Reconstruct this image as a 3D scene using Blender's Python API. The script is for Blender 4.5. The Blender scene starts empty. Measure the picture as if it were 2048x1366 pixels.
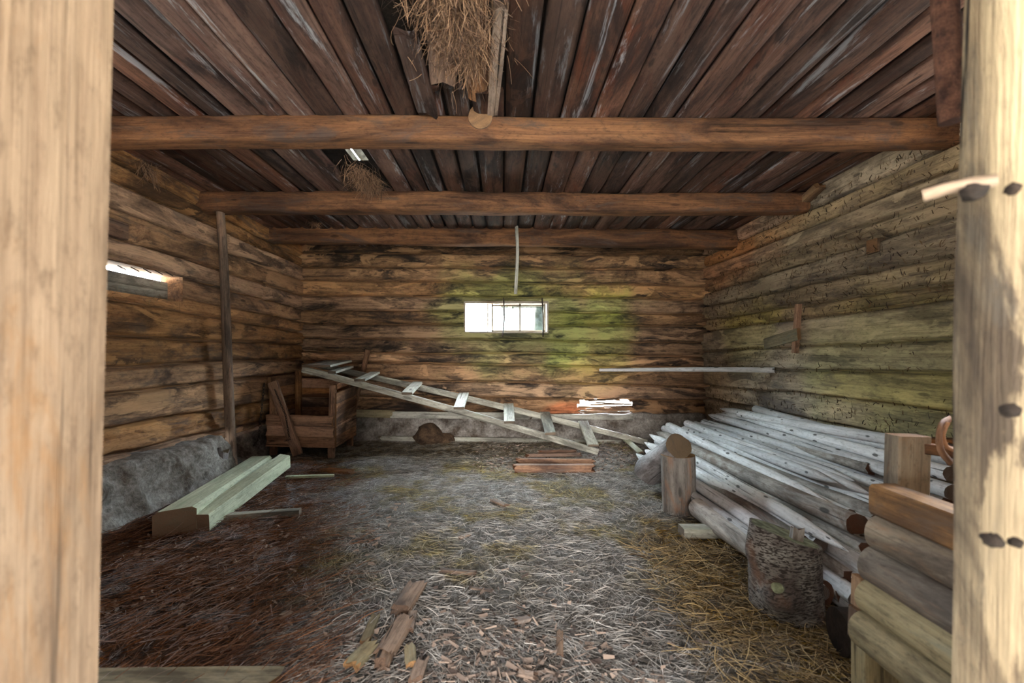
import bpy, math, random
import numpy as np
from mathutils import Vector, Matrix, noise as mnoise

random.seed(7)
rng = np.random.default_rng(7)
S = bpy.context.scene
COL = S.collection

# ------------------------------------------------------------------ camera, world, light, exposure
CX, CY, F, CH = 1005.0, 705.0, 900.0, 1.15      # vanishing point, focal length (px), camera height (m)
cam_d = bpy.data.cameras.new('camera')
cam = bpy.data.objects.new('camera', cam_d); COL.objects.link(cam)
cam.location = (0, 0, CH); cam.rotation_euler = (math.pi/2, 0, 0)
cam_d.sensor_width = 36.0; cam_d.lens = F/2048*36
cam_d.shift_x = (1024-CX)/2048; cam_d.shift_y = (CY-683)/2048
cam_d.clip_start = 0.02; cam_d.clip_end = 300
cam_d.dof.use_dof = True; cam_d.dof.focus_distance = 4.0; cam_d.dof.aperture_fstop = 2.4
S.camera = cam

S.view_settings.view_transform = 'Standard'; S.view_settings.look = 'None'
S.view_settings.gamma = 1; S.view_settings.use_curve_mapping = False
S.view_settings.exposure = 1.25

SKY_BACK, SKY_FRONT = 165.0, 0.8        # bright hazy sky beyond the far wall, shaded trees and sky behind the viewer
W = bpy.data.worlds.new('world'); S.world = W; W.use_nodes = True
def build_world():
    nt = W.node_tree; N = nt.nodes; L = nt.links; N.clear()
    tc = N.new('ShaderNodeTexCoord'); sep = N.new('ShaderNodeSeparateXYZ'); L.new(tc.outputs['Generated'], sep.inputs[0])
    mr = N.new('ShaderNodeMapRange'); mr.interpolation_type = 'SMOOTHSTEP'
    mr.inputs[1].default_value = 0.0; mr.inputs[2].default_value = 0.62
    mr.inputs[3].default_value = SKY_FRONT; mr.inputs[4].default_value = SKY_BACK
    L.new(sep.outputs['Y'], mr.inputs[0])
    up = N.new('ShaderNodeMapRange'); up.interpolation_type = 'SMOOTHSTEP'
    up.inputs[1].default_value = 0.03; up.inputs[2].default_value = 0.42      # hazy glow stands above the horizon
    up.inputs[3].default_value = 0.045; up.inputs[4].default_value = 1.0
    L.new(sep.outputs['Z'], up.inputs[0])
    mu = N.new('ShaderNodeMath'); mu.operation = 'MULTIPLY'; L.new(mr.outputs[0], mu.inputs[0]); L.new(up.outputs[0], mu.inputs[1])
    mx = N.new('ShaderNodeMix'); mx.data_type = 'RGBA'
    mx.inputs[6].default_value = (1.0, 0.97, 0.92, 1); mx.inputs[7].default_value = (0.80, 0.89, 1.0, 1)
    f = N.new('ShaderNodeMapRange'); f.inputs[1].default_value = -0.1; f.inputs[2].default_value = 0.35
    L.new(sep.outputs['Y'], f.inputs[0]); L.new(f.outputs[0], mx.inputs[0])
    bg = N.new('ShaderNodeBackground'); L.new(mx.outputs[2], bg.inputs[0]); L.new(mu.outputs[0], bg.inputs[1])
    out = N.new('ShaderNodeOutputWorld'); L.new(bg.outputs[0], out.inputs[0])
build_world()
def portal(name, loc, rot, sx, sy):
    l = bpy.data.lights.new(name, 'AREA'); l.shape = 'RECTANGLE'; l.size = sx; l.size_y = sy
    l.cycles.is_portal = True
    o = bpy.data.objects.new(name, l); COL.objects.link(o); o.location = loc; o.rotation_euler = rot
portal('door_daylight_portal', (0.1, 0.50, 1.05), (math.radians(90), 0, 0), 1.7, 2.3)
portal('window_daylight_portal', (0.05, 6.16, CH+.475), (math.radians(-90), 0, 0), 1.14, .44)
portal('added_left_window_portal', (-2.86, 1.7, 1.85), (0, math.radians(-90), 0), .66, 1.2)  # daylight of the added side windows comes in here and opposite
portal('added_right_window_portal', (2.97, 1.7, 1.85), (0, math.radians(90), 0), .66, 1.2)
portal('slot_daylight_portal', (-2.88, 2.9, CH+.53), (0, math.radians(-90), 0), .3, 1.7)
# soft sunlight falling through the open doorway behind the viewer
sun = bpy.data.lights.new('doorway_sun', 'SUN'); sun.energy = 3.4; sun.angle = math.radians(34); sun.color = (1.0, .96, .9)
so = bpy.data.objects.new('doorway_sun', sun); COL.objects.link(so)
so.rotation_euler = Vector((0.05, 1.0, -0.15)).to_track_quat('-Z', 'Y').to_euler()
S.cycles.max_bounces = 10; S.cycles.diffuse_bounces = 7; S.cycles.glossy_bounces = 3
S.cycles.transparent_max_bounces = 8; S.cycles.sample_clamp_indirect = 8
S.cycles.use_denoising = True

# ------------------------------------------------------------------ helpers
def P(u, v, D): return Vector(((u-CX)/F*D, D, CH-(v-CY)/F*D))
def PH(u, v, h):                                   # pixel plus height above the floor
    D = (CH-h)*F/(v-CY); return P(u, v, D)
def sR(*c):
    def f(x):
        x /= 255.0
        return x/12.92 if x <= 0.04045 else ((x+.055)/1.055)**2.4
    return tuple(f(x) for x in c)+(1.0,)
def vn(x, y, seed=0):                              # value noise, vectorised
    x = np.asarray(x, float); y = np.asarray(y, float)
    xi = np.floor(x).astype(np.int64); yi = np.floor(y).astype(np.int64)
    xf = x-xi; yf = y-yi
    xf = xf*xf*(3-2*xf); yf = yf*yf*(3-2*yf)
    def h(a, b):
        n = (a*374761393+b*668265263+seed*1274126177) & 0xffffffff
        n = ((n ^ (n >> 13))*1274126177) & 0xffffffff
        return ((n ^ (n >> 16)) & 0xffff)/65535.0
    return ((h(xi, yi)*(1-xf)+h(xi+1, yi)*xf)*(1-yf)+(h(xi, yi+1)*(1-xf)+h(xi+1, yi+1)*xf)*yf)*2-1
def fbm(x, y, seed=0, o=4):
    s = 0; a = 1.0; t = 0
    for k in range(o):
        s = s+a*vn(np.asarray(x)*2**k, np.asarray(y)*2**k, seed+k); t += a; a *= .5
    return s/t

def tag(o, label=None, cat=None, group=None, kind=None):
    if label: o['label'] = label
    if cat: o['category'] = cat
    if group: o['group'] = group
    if kind: o['kind'] = kind
    return o
def thing(name, label, cat, loc, group=None):
    o = bpy.data.objects.new(name, None); COL.objects.link(o); o.location = loc
    o.empty_display_size = .1
    return tag(o, label, cat, group)

class MB:
    """collects geometry of one mesh, with grain coordinates, a random value per piece and a cut-end flag"""
    def __init__(s): s.v = []; s.f = []; s.g = []; s.r = []; s.c = []; s.mi = []
    def add(s, vs, fs, gs, rnd=None, cap=0.0, mi=0):
        b = len(s.v); n = len(vs)
        s.v += [tuple(x) for x in vs]; s.g += [tuple(x) for x in gs]
        s.r += [random.random() if rnd is None else rnd]*n if not hasattr(rnd, '__len__') else list(rnd)
        s.c += [cap]*n if not hasattr(cap, '__len__') else list(cap)
        s.f += [tuple(i+b for i in f) for f in fs]; s.mi += [mi]*len(fs)
    def build(s, name, mats, parent=None, smooth=True):
        me = bpy.data.meshes.new(name); me.from_pydata(s.v, [], s.f)
        for nm, tp, dat in (('gc', 'FLOAT_VECTOR', np.array(s.g, np.float32).ravel()), ('rnd', 'FLOAT', np.array(s.r, np.float32)), ('cap', 'FLOAT', np.array(s.c, np.float32))):
            a = me.attributes.new(nm, tp, 'POINT'); a.data.foreach_set('vector' if tp == 'FLOAT_VECTOR' else 'value', dat)
        for m in (mats if isinstance(mats, (list, tuple)) else [mats]): me.materials.append(m)
        me.polygons.foreach_set('material_index', s.mi)
        if smooth: me.polygons.foreach_set('use_smooth', [True]*len(me.polygons))
        me.update()
        o = bpy.data.objects.new(name, me); COL.objects.link(o)
        if parent is not None:
            o.parent = parent; o.matrix_parent_inverse = Matrix.Translation(-Vector(parent.location))
        return o

def section(kind, n=14, ch=.12, seed=0):
    rr = random.Random(seed)
    if kind == 'round': return [(math.cos(2*math.pi*i/n), math.sin(2*math.pi*i/n)) for i in range(n)]
    if kind == 'hewn':                              # squared log with rounded arrises
        return [(math.copysign(abs(math.cos(a))**.45, math.cos(a)), math.copysign(abs(math.sin(a))**.45, math.sin(a))) for a in [2*math.pi*(i+.5)/20 for i in range(20)]]
    if kind == 'half':                              # round slab: curved towards +x, flat at the back
        return [(math.cos(a)*1.0, math.sin(a)) for a in [-math.pi/2+math.pi*i/11 for i in range(12)]]+[(-.25, .9), (-.25, -.9)]
    c = ch                                         # chamfered box
    return [(1, -1+c), (1, 0), (1, 1-c), (1-c, 1), (0, 1), (-1+c, 1), (-1, 1-c), (-1, 0), (-1, -1+c), (-1+c, -1), (0, -1), (1-c, -1)]

def sweep(mb, pts, w, h, kind='round', up=(0, 0, 1), jit=.05, tipA=0, tipB=0, step=.12, rough=1.0, slantA=0, slantB=0, taper=(1, 1), rag=0, rnd=None, n=14, gsc=1.0, ch=.12):
    """a length of timber through pts; w,h half sizes; tipA/tipB sharpened lengths; rag ragged ends"""
    pts = [Vector(p) for p in pts]
    Ls = [0]
    for a, b in zip(pts, pts[1:]): Ls.append(Ls[-1]+(b-a).length)
    T = Ls[-1]
    ts = list(np.linspace(0, T, max(3, int(T/step)+1)))
    if tipA: ts += [tipA*k for k in (.25, .5, .75, 1)]
    if tipB: ts += [T-tipB*k for k in (.25, .5, .75, 1)]
    ts = sorted(set(round(t, 4) for t in ts))
    ts = [ts[0]]+[b for a, b in zip(ts, ts[1:]) if b-a > .004]
    if len(pts) > 2:
        def at(t):
            for i in range(len(pts)-1):
                if t <= Ls[i+1] or i == len(pts)-2:
                    k = (t-Ls[i])/max(1e-6, Ls[i+1]-Ls[i])
                    p0 = pts[max(i-1, 0)]; p1 = pts[i]; p2 = pts[i+1]; p3 = pts[min(i+2, len(pts)-1)]
                    return .5*((2*p1)+(p2-p0)*k+(2*p0-5*p1+4*p2-p3)*k*k+(3*p1-p0-3*p2+p3)*k**3)
    else:
        def at(t): return pts[0].lerp(pts[1], t/T)
    sec = section(kind, n, ch); m = len(sec)
    r0 = random.random() if rnd is None else rnd; off = random.random()*50
    upv = Vector(up)
    rings = []; gs = []
    for t in ts:
        c = at(t); d = (at(min(T, t+.01))-at(max(0, t-.01))).normalized()
        x = upv.cross(d)
        x = x.normalized() if x.length > 1e-3 else Vector((1, 0, 0))
        y = d.cross(x).normalized()
        k = taper[0]+(taper[1]-taper[0])*t/T
        if tipA and t < tipA: k *= max(.06, (t/tipA)**.8)
        if tipB and T-t < tipB: k *= max(.06, ((T-t)/tipB)**.8)
        ring = []; gg = []
        for a, b in sec:
            q = 1+jit*mnoise.noise(Vector((t*2.2+off, a*1.3+r0*9, b*1.3)))*rough
            px = x*(a*w*k*q); py = y*(b*h*k*q)
            sl = 0
            if t == ts[0]: sl = slantA*a*w+ (random.uniform(-rag, rag) if rag else 0)
            if t == ts[-1]: sl = slantB*a*w+(random.uniform(-rag, rag) if rag else 0)
            ring.append(c+px+py+d*sl); gg.append((t*gsc+off, a*w+off, b*h))
        rings.append(ring); gs.append(gg)
    vs = [p for r in rings for p in r]; g = [p for r in gs for p in r]
    fs = []
    for i in range(len(rings)-1):
        for j in range(m):
            fs.append((i*m+j, i*m+(j+1) % m, (i+1)*m+(j+1) % m, (i+1)*m+j))
    mb.add(vs, fs, g, r0, 0.0)
    for idx, tip in ((0, tipA), (-1, tipB)):
        ring = rings[idx]; cc = sum(ring, Vector())/m
        cv = list(ring)+[cc]
        cf = [((j+1) % m, j, m) if idx == 0 else (j, (j+1) % m, m) for j in range(m)]
        gg = [(off, a*w, b*h) for a, b in sec]+[(off, 0, 0)]
        mb.add(cv, cf, gg, r0, 0.0 if tip else 1.0)
    return rings

def timber(name, A, B, w, h, mat, parent=None, kind='box', smooth=None, mids=(), **kw):
    mb = MB(); sweep(mb, [A]+list(mids)+[B], w, h, kind, **kw)
    return mb.build(name, mat, parent, smooth=(kind != 'box') if smooth is None else smooth)

# ------------------------------------------------------------------ materials
def nodes(name):
    m = bpy.data.materials.new(name); m.use_nodes = True
    nt = m.node_tree; nt.nodes.clear()
    return m, nt, nt.nodes, nt.links
def wood(name, dark, mid, light, stain=None, stain_amt=.5, white=None, white_amt=0.0, tints=(), capc=None, bump=.5, crack=.6, rndk=.35, rough=.75, knots=.6, blot=1.0, grainy=1.0, patch=0.0, kscale=(2.3, 7.5, 7.5), kr=.08):
    m, nt, N, L = nodes(name)
    def node(t, **k):
        n = N.new(t)
        for a, b in k.items(): setattr(n, a, b)
        return n
    def mix(fac, a, b, mode='MIX'):
        n = node('ShaderNodeMix', data_type='RGBA', blend_type=mode)
        for i, s in ((0, fac), (6, a), (7, b)):
            if hasattr(s, 'is_linked'): L.new(s, n.inputs[i])
            else: n.inputs[i].default_value = s
        return n.outputs[2]
    def math_(op, a, b=0.0, c=None, clamp=False):
        n = node('ShaderNodeMath', operation=op); n.use_clamp = clamp
        for i, s in enumerate((a, b) if c is None else (a, b, c)):
            if hasattr(s, 'is_linked'): L.new(s, n.inputs[i])
            else: n.inputs[i].default_value = s
        return n.outputs[0]
    def rng_(x, a, b, c=0.0, d=1.0):
        n = node('ShaderNodeMapRange', interpolation_type='SMOOTHSTEP')
        L.new(x, n.inputs[0])
        for i, s in ((1, a), (2, b), (3, c), (4, d)): n.inputs[i].default_value = s
        return n.outputs[0]
    gc = node('ShaderNodeAttribute', attribute_name='gc'); rn = node('ShaderNodeAttribute', attribute_name='rnd'); cp = node('ShaderNodeAttribute', attribute_name='cap')
    geo = node('ShaderNodeNewGeometry')
    comb = node('ShaderNodeCombineXYZ')
    for i, k in enumerate((37.0, 61.0, 19.0)): L.new(math_('MULTIPLY', rn.outputs['Fac'], k), comb.inputs[i])
    gv = node('ShaderNodeVectorMath', operation='ADD'); L.new(gc.outputs['Vector'], gv.inputs[0]); L.new(comb.outputs[0], gv.inputs[1])
    def nz(scale, detail=5, r=.6, w=0.0):
        mp = node('ShaderNodeMapping'); mp.inputs['Scale'].default_value = scale; L.new(gv.outputs[0], mp.inputs[0])
        n = node('ShaderNodeTexNoise'); n.inputs['Scale'].default_value = 1.0; n.inputs['Detail'].default_value = detail; n.inputs['Roughness'].default_value = r; n.inputs['Distortion'].default_value = w
        L.new(mp.outputs[0], n.inputs['Vector']); return n.outputs['Fac']
    g1 = nz((1.6, 30*grainy, 30*grainy), 7, .7, .6)
    g2 = nz((3.5, 130*grainy, 130*grainy), 3, .6)
    b1 = nz((1.1, 3.6, 3.6), 8, .68, .7)
    b2 = nz((2.0, 6.5, 6.5), 8, .7, .9)
    b3 = nz((26, 60, 60), 5, .7)
    cr = nz((.9, 42*grainy, 42*grainy), 3, .5, .3)
    col = mix(rng_(g1, .34, .66), mid, light); col = mix(rng_(b3, .50, .72, 0, .55), col, dark); col = mix(rng_(b3, .48, .30, 0, .35), col, light)
    col = mix(rng_(b1, .43, .64, 0, min(1, .88*blot)), col, dark)
    if patch: col = mix(rng_(nz((1.0, 3.2, 3.2), 9, .62, 1.2), .535, .575, 0, patch), col, tuple(min(1, c*1.35) for c in light[:3])+(1,))
    if stain: col = mix(rng_(b2, .50, .66, 0, stain_amt), col, stain)
    col = mix(rng_(g2, .52, .75, 0, .45), col, dark)
    if white:
        wv = nz((1.1, 12, 12), 6, .75, .4)
        col = mix(rng_(wv, .60-.08*white_amt, .70-.08*white_amt, 0, min(1, white_amt)), col, white)
    ck = rng_(cr, .64, .70, 0, crack)
    col = mix(ck, col, tuple(c*.25 for c in dark[:3])+(1,))
    mp = node('ShaderNodeMapping'); mp.inputs['Scale'].default_value = kscale; L.new(gv.outputs[0], mp.inputs[0])
    vo = node('ShaderNodeTexVoronoi'); vo.inputs['Scale'].default_value = 1.0; L.new(mp.outputs[0], vo.inputs['Vector'])
    kn = rng_(vo.outputs['Distance'], kr, kr*1.6, knots, 0)
    col = mix(kn, col, tuple(c*.5 for c in dark[:3])+(1,))
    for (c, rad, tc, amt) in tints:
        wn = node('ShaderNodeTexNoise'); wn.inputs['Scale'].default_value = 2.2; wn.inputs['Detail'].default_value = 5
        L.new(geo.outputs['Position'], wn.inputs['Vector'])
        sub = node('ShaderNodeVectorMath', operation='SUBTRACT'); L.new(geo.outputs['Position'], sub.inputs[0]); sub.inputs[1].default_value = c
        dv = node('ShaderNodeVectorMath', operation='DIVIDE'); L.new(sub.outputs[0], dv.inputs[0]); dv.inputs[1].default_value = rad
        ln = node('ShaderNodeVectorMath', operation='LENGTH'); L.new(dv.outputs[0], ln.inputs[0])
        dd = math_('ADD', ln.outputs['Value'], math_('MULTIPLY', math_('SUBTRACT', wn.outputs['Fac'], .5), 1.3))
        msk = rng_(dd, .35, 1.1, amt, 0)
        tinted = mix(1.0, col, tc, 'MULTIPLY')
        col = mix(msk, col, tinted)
    hs = node('ShaderNodeHueSaturation')
    L.new(rng_(rn.outputs['Fac'], 0, 1, 1-rndk, 1+rndk), hs.inputs['Value'])
    L.new(math_('ADD', math_('MULTIPLY', math_('FRACT', math_('MULTIPLY', rn.outputs['Fac'], 7.31)), .3), .78), hs.inputs['Saturation'])
    L.new(col, hs.inputs['Color']); col = hs.outputs[0]
    if capc:
        rp = node('ShaderNodeVectorMath', operation='LENGTH')
        mm = node('ShaderNodeVectorMath', operation='MULTIPLY'); L.new(gc.outputs['Vector'], mm.inputs[0]); mm.inputs[1].default_value = (0, 1, 1); L.new(mm.outputs[0], rp.inputs[0])
        ringf = math_('SINE', math_('MULTIPLY', math_('ADD', rp.outputs['Value'], math_('MULTIPLY', g1, .01)), 900.0))
        cc = mix(math_('MULTIPLY', math_('ADD', ringf, 1.0), .22), capc, dark)
        cc = mix(rng_(b2, .45, .7, 0, .6), cc, dark)
        col = mix(cp.outputs['Fac'], col, cc)
    bs = node('ShaderNodeBsdfPrincipled'); L.new(col, bs.inputs['Base Color'])
    bs.inputs['Roughness'].default_value = rough; bs.inputs['Specular IOR Level'].default_value = .25
    hgt = math_('ADD', math_('ADD', math_('MULTIPLY', g1, .5), math_('MULTIPLY', g2, .22)), math_('MULTIPLY', ck, -.35))
    hgt = math_('ADD', hgt, math_('MULTIPLY', b2, .3))
    bp = node('ShaderNodeBump'); bp.inputs['Strength'].default_value = bump; bp.inputs['Distance'].default_value = .02
    L.new(hgt, bp.inputs['Height']); L.new(bp.outputs[0], bs.inputs['Normal'])
    o = node('ShaderNodeOutputMaterial'); L.new(bs.outputs[0], o.inputs[0])
    return m
def plain(name, c1, c2, scale=8, bump=.5, rough=.9, c3=None, dist=.02, metal=0):
    m, nt, N, L = nodes(name)
    geo = N.new('ShaderNodeNewGeometry')
    n = N.new('ShaderNodeTexNoise'); n.inputs['Scale'].default_value = scale; n.inputs['Detail'].default_value = 9; n.inputs['Roughness'].default_value = .68
    L.new(geo.outputs['Position'], n.inputs['Vector'])
    r = N.new('ShaderNodeValToRGB'); r.color_ramp.elements[0].position = .36; r.color_ramp.elements[1].position = .64
    r.color_ramp.elements[0].color = c1; r.color_ramp.elements[1].color = c2
    if c3: e = r.color_ramp.elements.new(.76); e.color = c3
    L.new(n.outputs['Fac'], r.inputs[0])
    bs = N.new('ShaderNodeBsdfPrincipled'); bs.inputs['Roughness'].default_value = rough; bs.inputs['Metallic'].default_value = metal
    bs.inputs['Specular IOR Level'].default_value = .25
    n2 = N.new('ShaderNodeTexNoise'); n2.inputs['Scale'].default_value = scale*7; n2.inputs['Detail'].default_value = 6; n2.inputs['Roughness'].default_value = .75
    L.new(geo.outputs['Position'], n2.inputs['Vector'])
    m2 = N.new('ShaderNodeMapRange'); m2.inputs[1].default_value = .35; m2.inputs[2].default_value = .65; m2.inputs[3].default_value = .55; m2.inputs[4].default_value = 1.2; L.new(n2.outputs['Fac'], m2.inputs[0])
    hv = N.new('ShaderNodeHueSaturation'); L.new(m2.outputs[0], hv.inputs['Value']); L.new(r.outputs[0], hv.inputs['Color']); L.new(hv.outputs[0], bs.inputs['Base Color'])
    ad = N.new('ShaderNodeMath'); ad.operation = 'MULTIPLY_ADD'; L.new(n2.outputs['Fac'], ad.inputs[0]); ad.inputs[1].default_value = .45; L.new(n.outputs['Fac'], ad.inputs[2])
    b = N.new('ShaderNodeBump'); b.inputs['Strength'].default_value = bump; b.inputs['Distance'].default_value = dist*1.5
    L.new(ad.outputs[0], b.inputs['Height']); L.new(b.outputs[0], bs.inputs['Normal'])
    o = N.new('ShaderNodeOutputMaterial'); L.new(bs.outputs[0], o.inputs[0])
    return m

GRN = (.62, 1.25, .50, 1); YEL = (1.08, 1.08, .76, 1); RED = (1.25, .75, .6, 1); GRY = (.9, 1.0, 1.3, 1); TEAL = (.62, 1.3, .85, 1)
M = {}
M['wall_l'] = wood('log_wall_left', sR(52, 36, 28), sR(156, 112, 76), sR(190, 144, 100), crack=.35, stain=sR(88, 76, 70), stain_amt=.7, patch=.55, rndk=.22,
                   tints=[((-2.67, 3.3, 1.1), (.6, 1.2, .5), YEL, .3), ((-2.67, 3.6, .35), (.5, 1.3, .25), (.75, .78, .9, 1), .9)])
M['wall_b'] = wood('log_wall_back', sR(34, 25, 22), sR(140, 102, 68), sR(184, 138, 92), crack=.45, stain=sR(46, 38, 36), stain_amt=.85, patch=.7, rndk=.22, blot=1.1,
                   tints=[((.35, 6, 1.6), (1.7, .8, .85), (.74, 1.32, .92, 1), .95), ((1.2, 6, 1.35), (.7, .8, .9), (1.15, 1.4, .7, 1), .7), ((.2, 6, .75), (1.2, .8, .35), (.85, .95, 1.0, 1), .6), ((.9, 6, .37), (.45, .5, .14), (1.7, .9, .45, 1), .9)])  # green glow round the window painted into the log colour
M['wall_r'] = wood('log_wall_right', sR(52, 42, 36), sR(154, 132, 104), sR(190, 166, 132), crack=.4, stain=sR(88, 76, 74), stain_amt=.6, patch=.4, rndk=.2, blot=.8,
                   tints=[((2.75, 3.0, 1.0), (.7, 1.3, .75), (.96, 1.08, .70, 1), .95), ((2.7, 5.0, 1.35), (.5, .8, .5), (1.0, 1.1, .6, 1), .8), ((2.7, 5.4, 2.3), (.5, 1.3, .45), (1.2, .75, .55, 1), .9), ((2.7, 4.6, .75), (.5, 1.0, .4), (.85, .95, 1.2, 1), .8)])
M['wall_f'] = wood('log_wall_front', sR(60, 46, 34), sR(130, 100, 68), sR(160, 128, 90))
M['ceil'] = wood('ceiling_boards', sR(30, 21, 21), sR(82, 56, 47), sR(112, 80, 64), stain=sR(92, 48, 30), stain_amt=.6, white=sR(168, 170, 176), white_amt=.6, patch=.35, rndk=.45, blot=1.0, crack=.5)
M['beam'] = wood('beam_wood', sR(50, 32, 26), sR(110, 74, 52), sR(144, 102, 70), stain=sR(84, 70, 64), stain_amt=.8, rndk=.0, capc=sR(120, 90, 60), bump=.7)
M['postL'] = wood('planed_post', sR(84, 64, 46), sR(130, 104, 80), sR(148, 122, 96), stain=sR(136, 96, 56), stain_amt=.8, rndk=.0, crack=.5, knots=.5, blot=.75, bump=.5, patch=.25)
M['postR'] = wood('weathered_post', sR(56, 42, 32), sR(140, 112, 76), sR(180, 152, 108), stain=sR(92, 82, 70), stain_amt=.8, rndk=.0, crack=1.0, patch=.4, bump=1.0, knots=.5)
M['grey'] = wood('grey_stake', sR(128, 125, 125), sR(204, 203, 205), sR(230, 229, 231), stain=sR(165, 160, 156), stain_amt=.45, rndk=.14, capc=sR(92, 74, 62), knots=1.0, blot=.5, crack=.85, kscale=(6.5, 16, 16), kr=.12)
M['greyb'] = wood('brown_stake', sR(84, 72, 64), sR(166, 156, 146), sR(196, 188, 180), stain=sR(104, 72, 50), stain_amt=.7, rndk=.2, capc=sR(88, 52, 34), knots=.9)
M['greyp'] = wood('grey_plank', sR(84, 80, 74), sR(158, 154, 142), sR(190, 188, 176), stain=sR(138, 148, 128), stain_amt=.4, rndk=.12, capc=sR(120, 104, 88))
M['green'] = wood('pale_green_timber', sR(104, 104, 88), sR(178, 184, 158), sR(202, 208, 184), stain=sR(158, 176, 146), stain_amt=.6, rndk=.06, capc=sR(128, 100, 80), knots=.6, blot=.5, crack=.45)
M['crate'] = wood('feed_box_wood', sR(52, 35, 26), sR(146, 100, 66), sR(180, 130, 90), stain=sR(70, 48, 38), stain_amt=.7, rndk=.2, capc=sR(130, 96, 66), crack=.8)
M['red'] = wood('split_red_wood', sR(56, 40, 34), sR(124, 92, 74), sR(156, 122, 98), stain=sR(96, 84, 78), stain_amt=.6, rndk=.2, capc=sR(140, 92, 62))
M['rot'] = wood('rotten_wood', sR(66, 54, 48), sR(146, 120, 100), sR(176, 150, 130), stain=sR(104, 96, 92), stain_amt=.8, rndk=.25, capc=sR(112, 88, 72), crack=.95, bump=1.0)
M['orange'] = wood('orange_rail', sR(72, 52, 38), sR(140, 104, 68), sR(164, 124, 84), stain=sR(96, 80, 68), stain_amt=.8, rndk=.05, capc=sR(150, 110, 76))
M['slab'] = wood('bark_slab', sR(62, 52, 46), sR(130, 116, 100), sR(156, 142, 124), stain=sR(136, 104, 76), stain_amt=.7, rndk=.12, capc=sR(150, 112, 78), grainy=.6, crack=.4)
M['slabg'] = wood('green_grey_board', sR(70, 62, 46), sR(136, 120, 88), sR(160, 146, 112), stain=sR(116, 118, 104), stain_amt=.6, rndk=.1, capc=sR(150, 112, 74))
M['block'] = wood('chopped_log', sR(58, 52, 48), sR(108, 100, 94), sR(140, 132, 124), stain=sR(140, 92, 54), stain_amt=.75, rndk=.05, capc=sR(166, 128, 82), crack=.5)
M['pole'] = wood('peeled_pole', sR(56, 42, 34), sR(112, 88, 70), sR(136, 110, 88), stain=sR(176, 126, 88), stain_amt=.6, rndk=.05, capc=sR(120, 90, 60))
M['barkl'] = wood('bark_log', sR(56, 50, 50), sR(124, 116, 116), sR(168, 162, 162), stain=sR(100, 84, 78), stain_amt=.7, rndk=.05, capc=sR(102, 84, 62), grainy=.5, crack=.7)
M['conc'] = plain('lime_concrete', sR(92, 80, 70), sR(182, 176, 170), 5, 1.0, c3=sR(206, 202, 198))
M['mudm'] = plain('dried_mud', sR(64, 48, 38), sR(122, 98, 76), 9, 1.0)
M['stone'] = plain('rubble_stone', sR(70, 62, 58), sR(140, 132, 126), 6, 1.0, c3=sR(180, 176, 170))
M['rust'] = plain('rusty_iron', sR(62, 40, 34), sR(124, 84, 66), 30, .6, .7, c3=sR(100, 98, 104), metal=.2)
M['iron'] = plain('dark_iron', sR(40, 34, 32), sR(84, 72, 66), 40, .4, .6, metal=.5)
M['dark'] = plain('dark_brown', sR(30, 24, 20), sR(52, 40, 32), 10, .5)  # dark tone of the added light-blocking sheet, also post knots and dark log
M['earth'] = plain('outside_ground', sR(112, 108, 98), sR(140, 136, 126), 6, .5)
M['leaf'] = plain('shrub_leaves', sR(16, 26, 17), sR(38, 54, 36), 5, .3)
M['pale'] = wood('pale_peg', sR(90, 70, 52), sR(140, 112, 86), sR(160, 132, 104), rndk=0)
M['paint'] = wood('white_painted_sash', sR(110, 96, 80), sR(168, 156, 142), sR(186, 178, 166), stain=sR(140, 104, 72), stain_amt=.5, rndk=.03)

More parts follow.
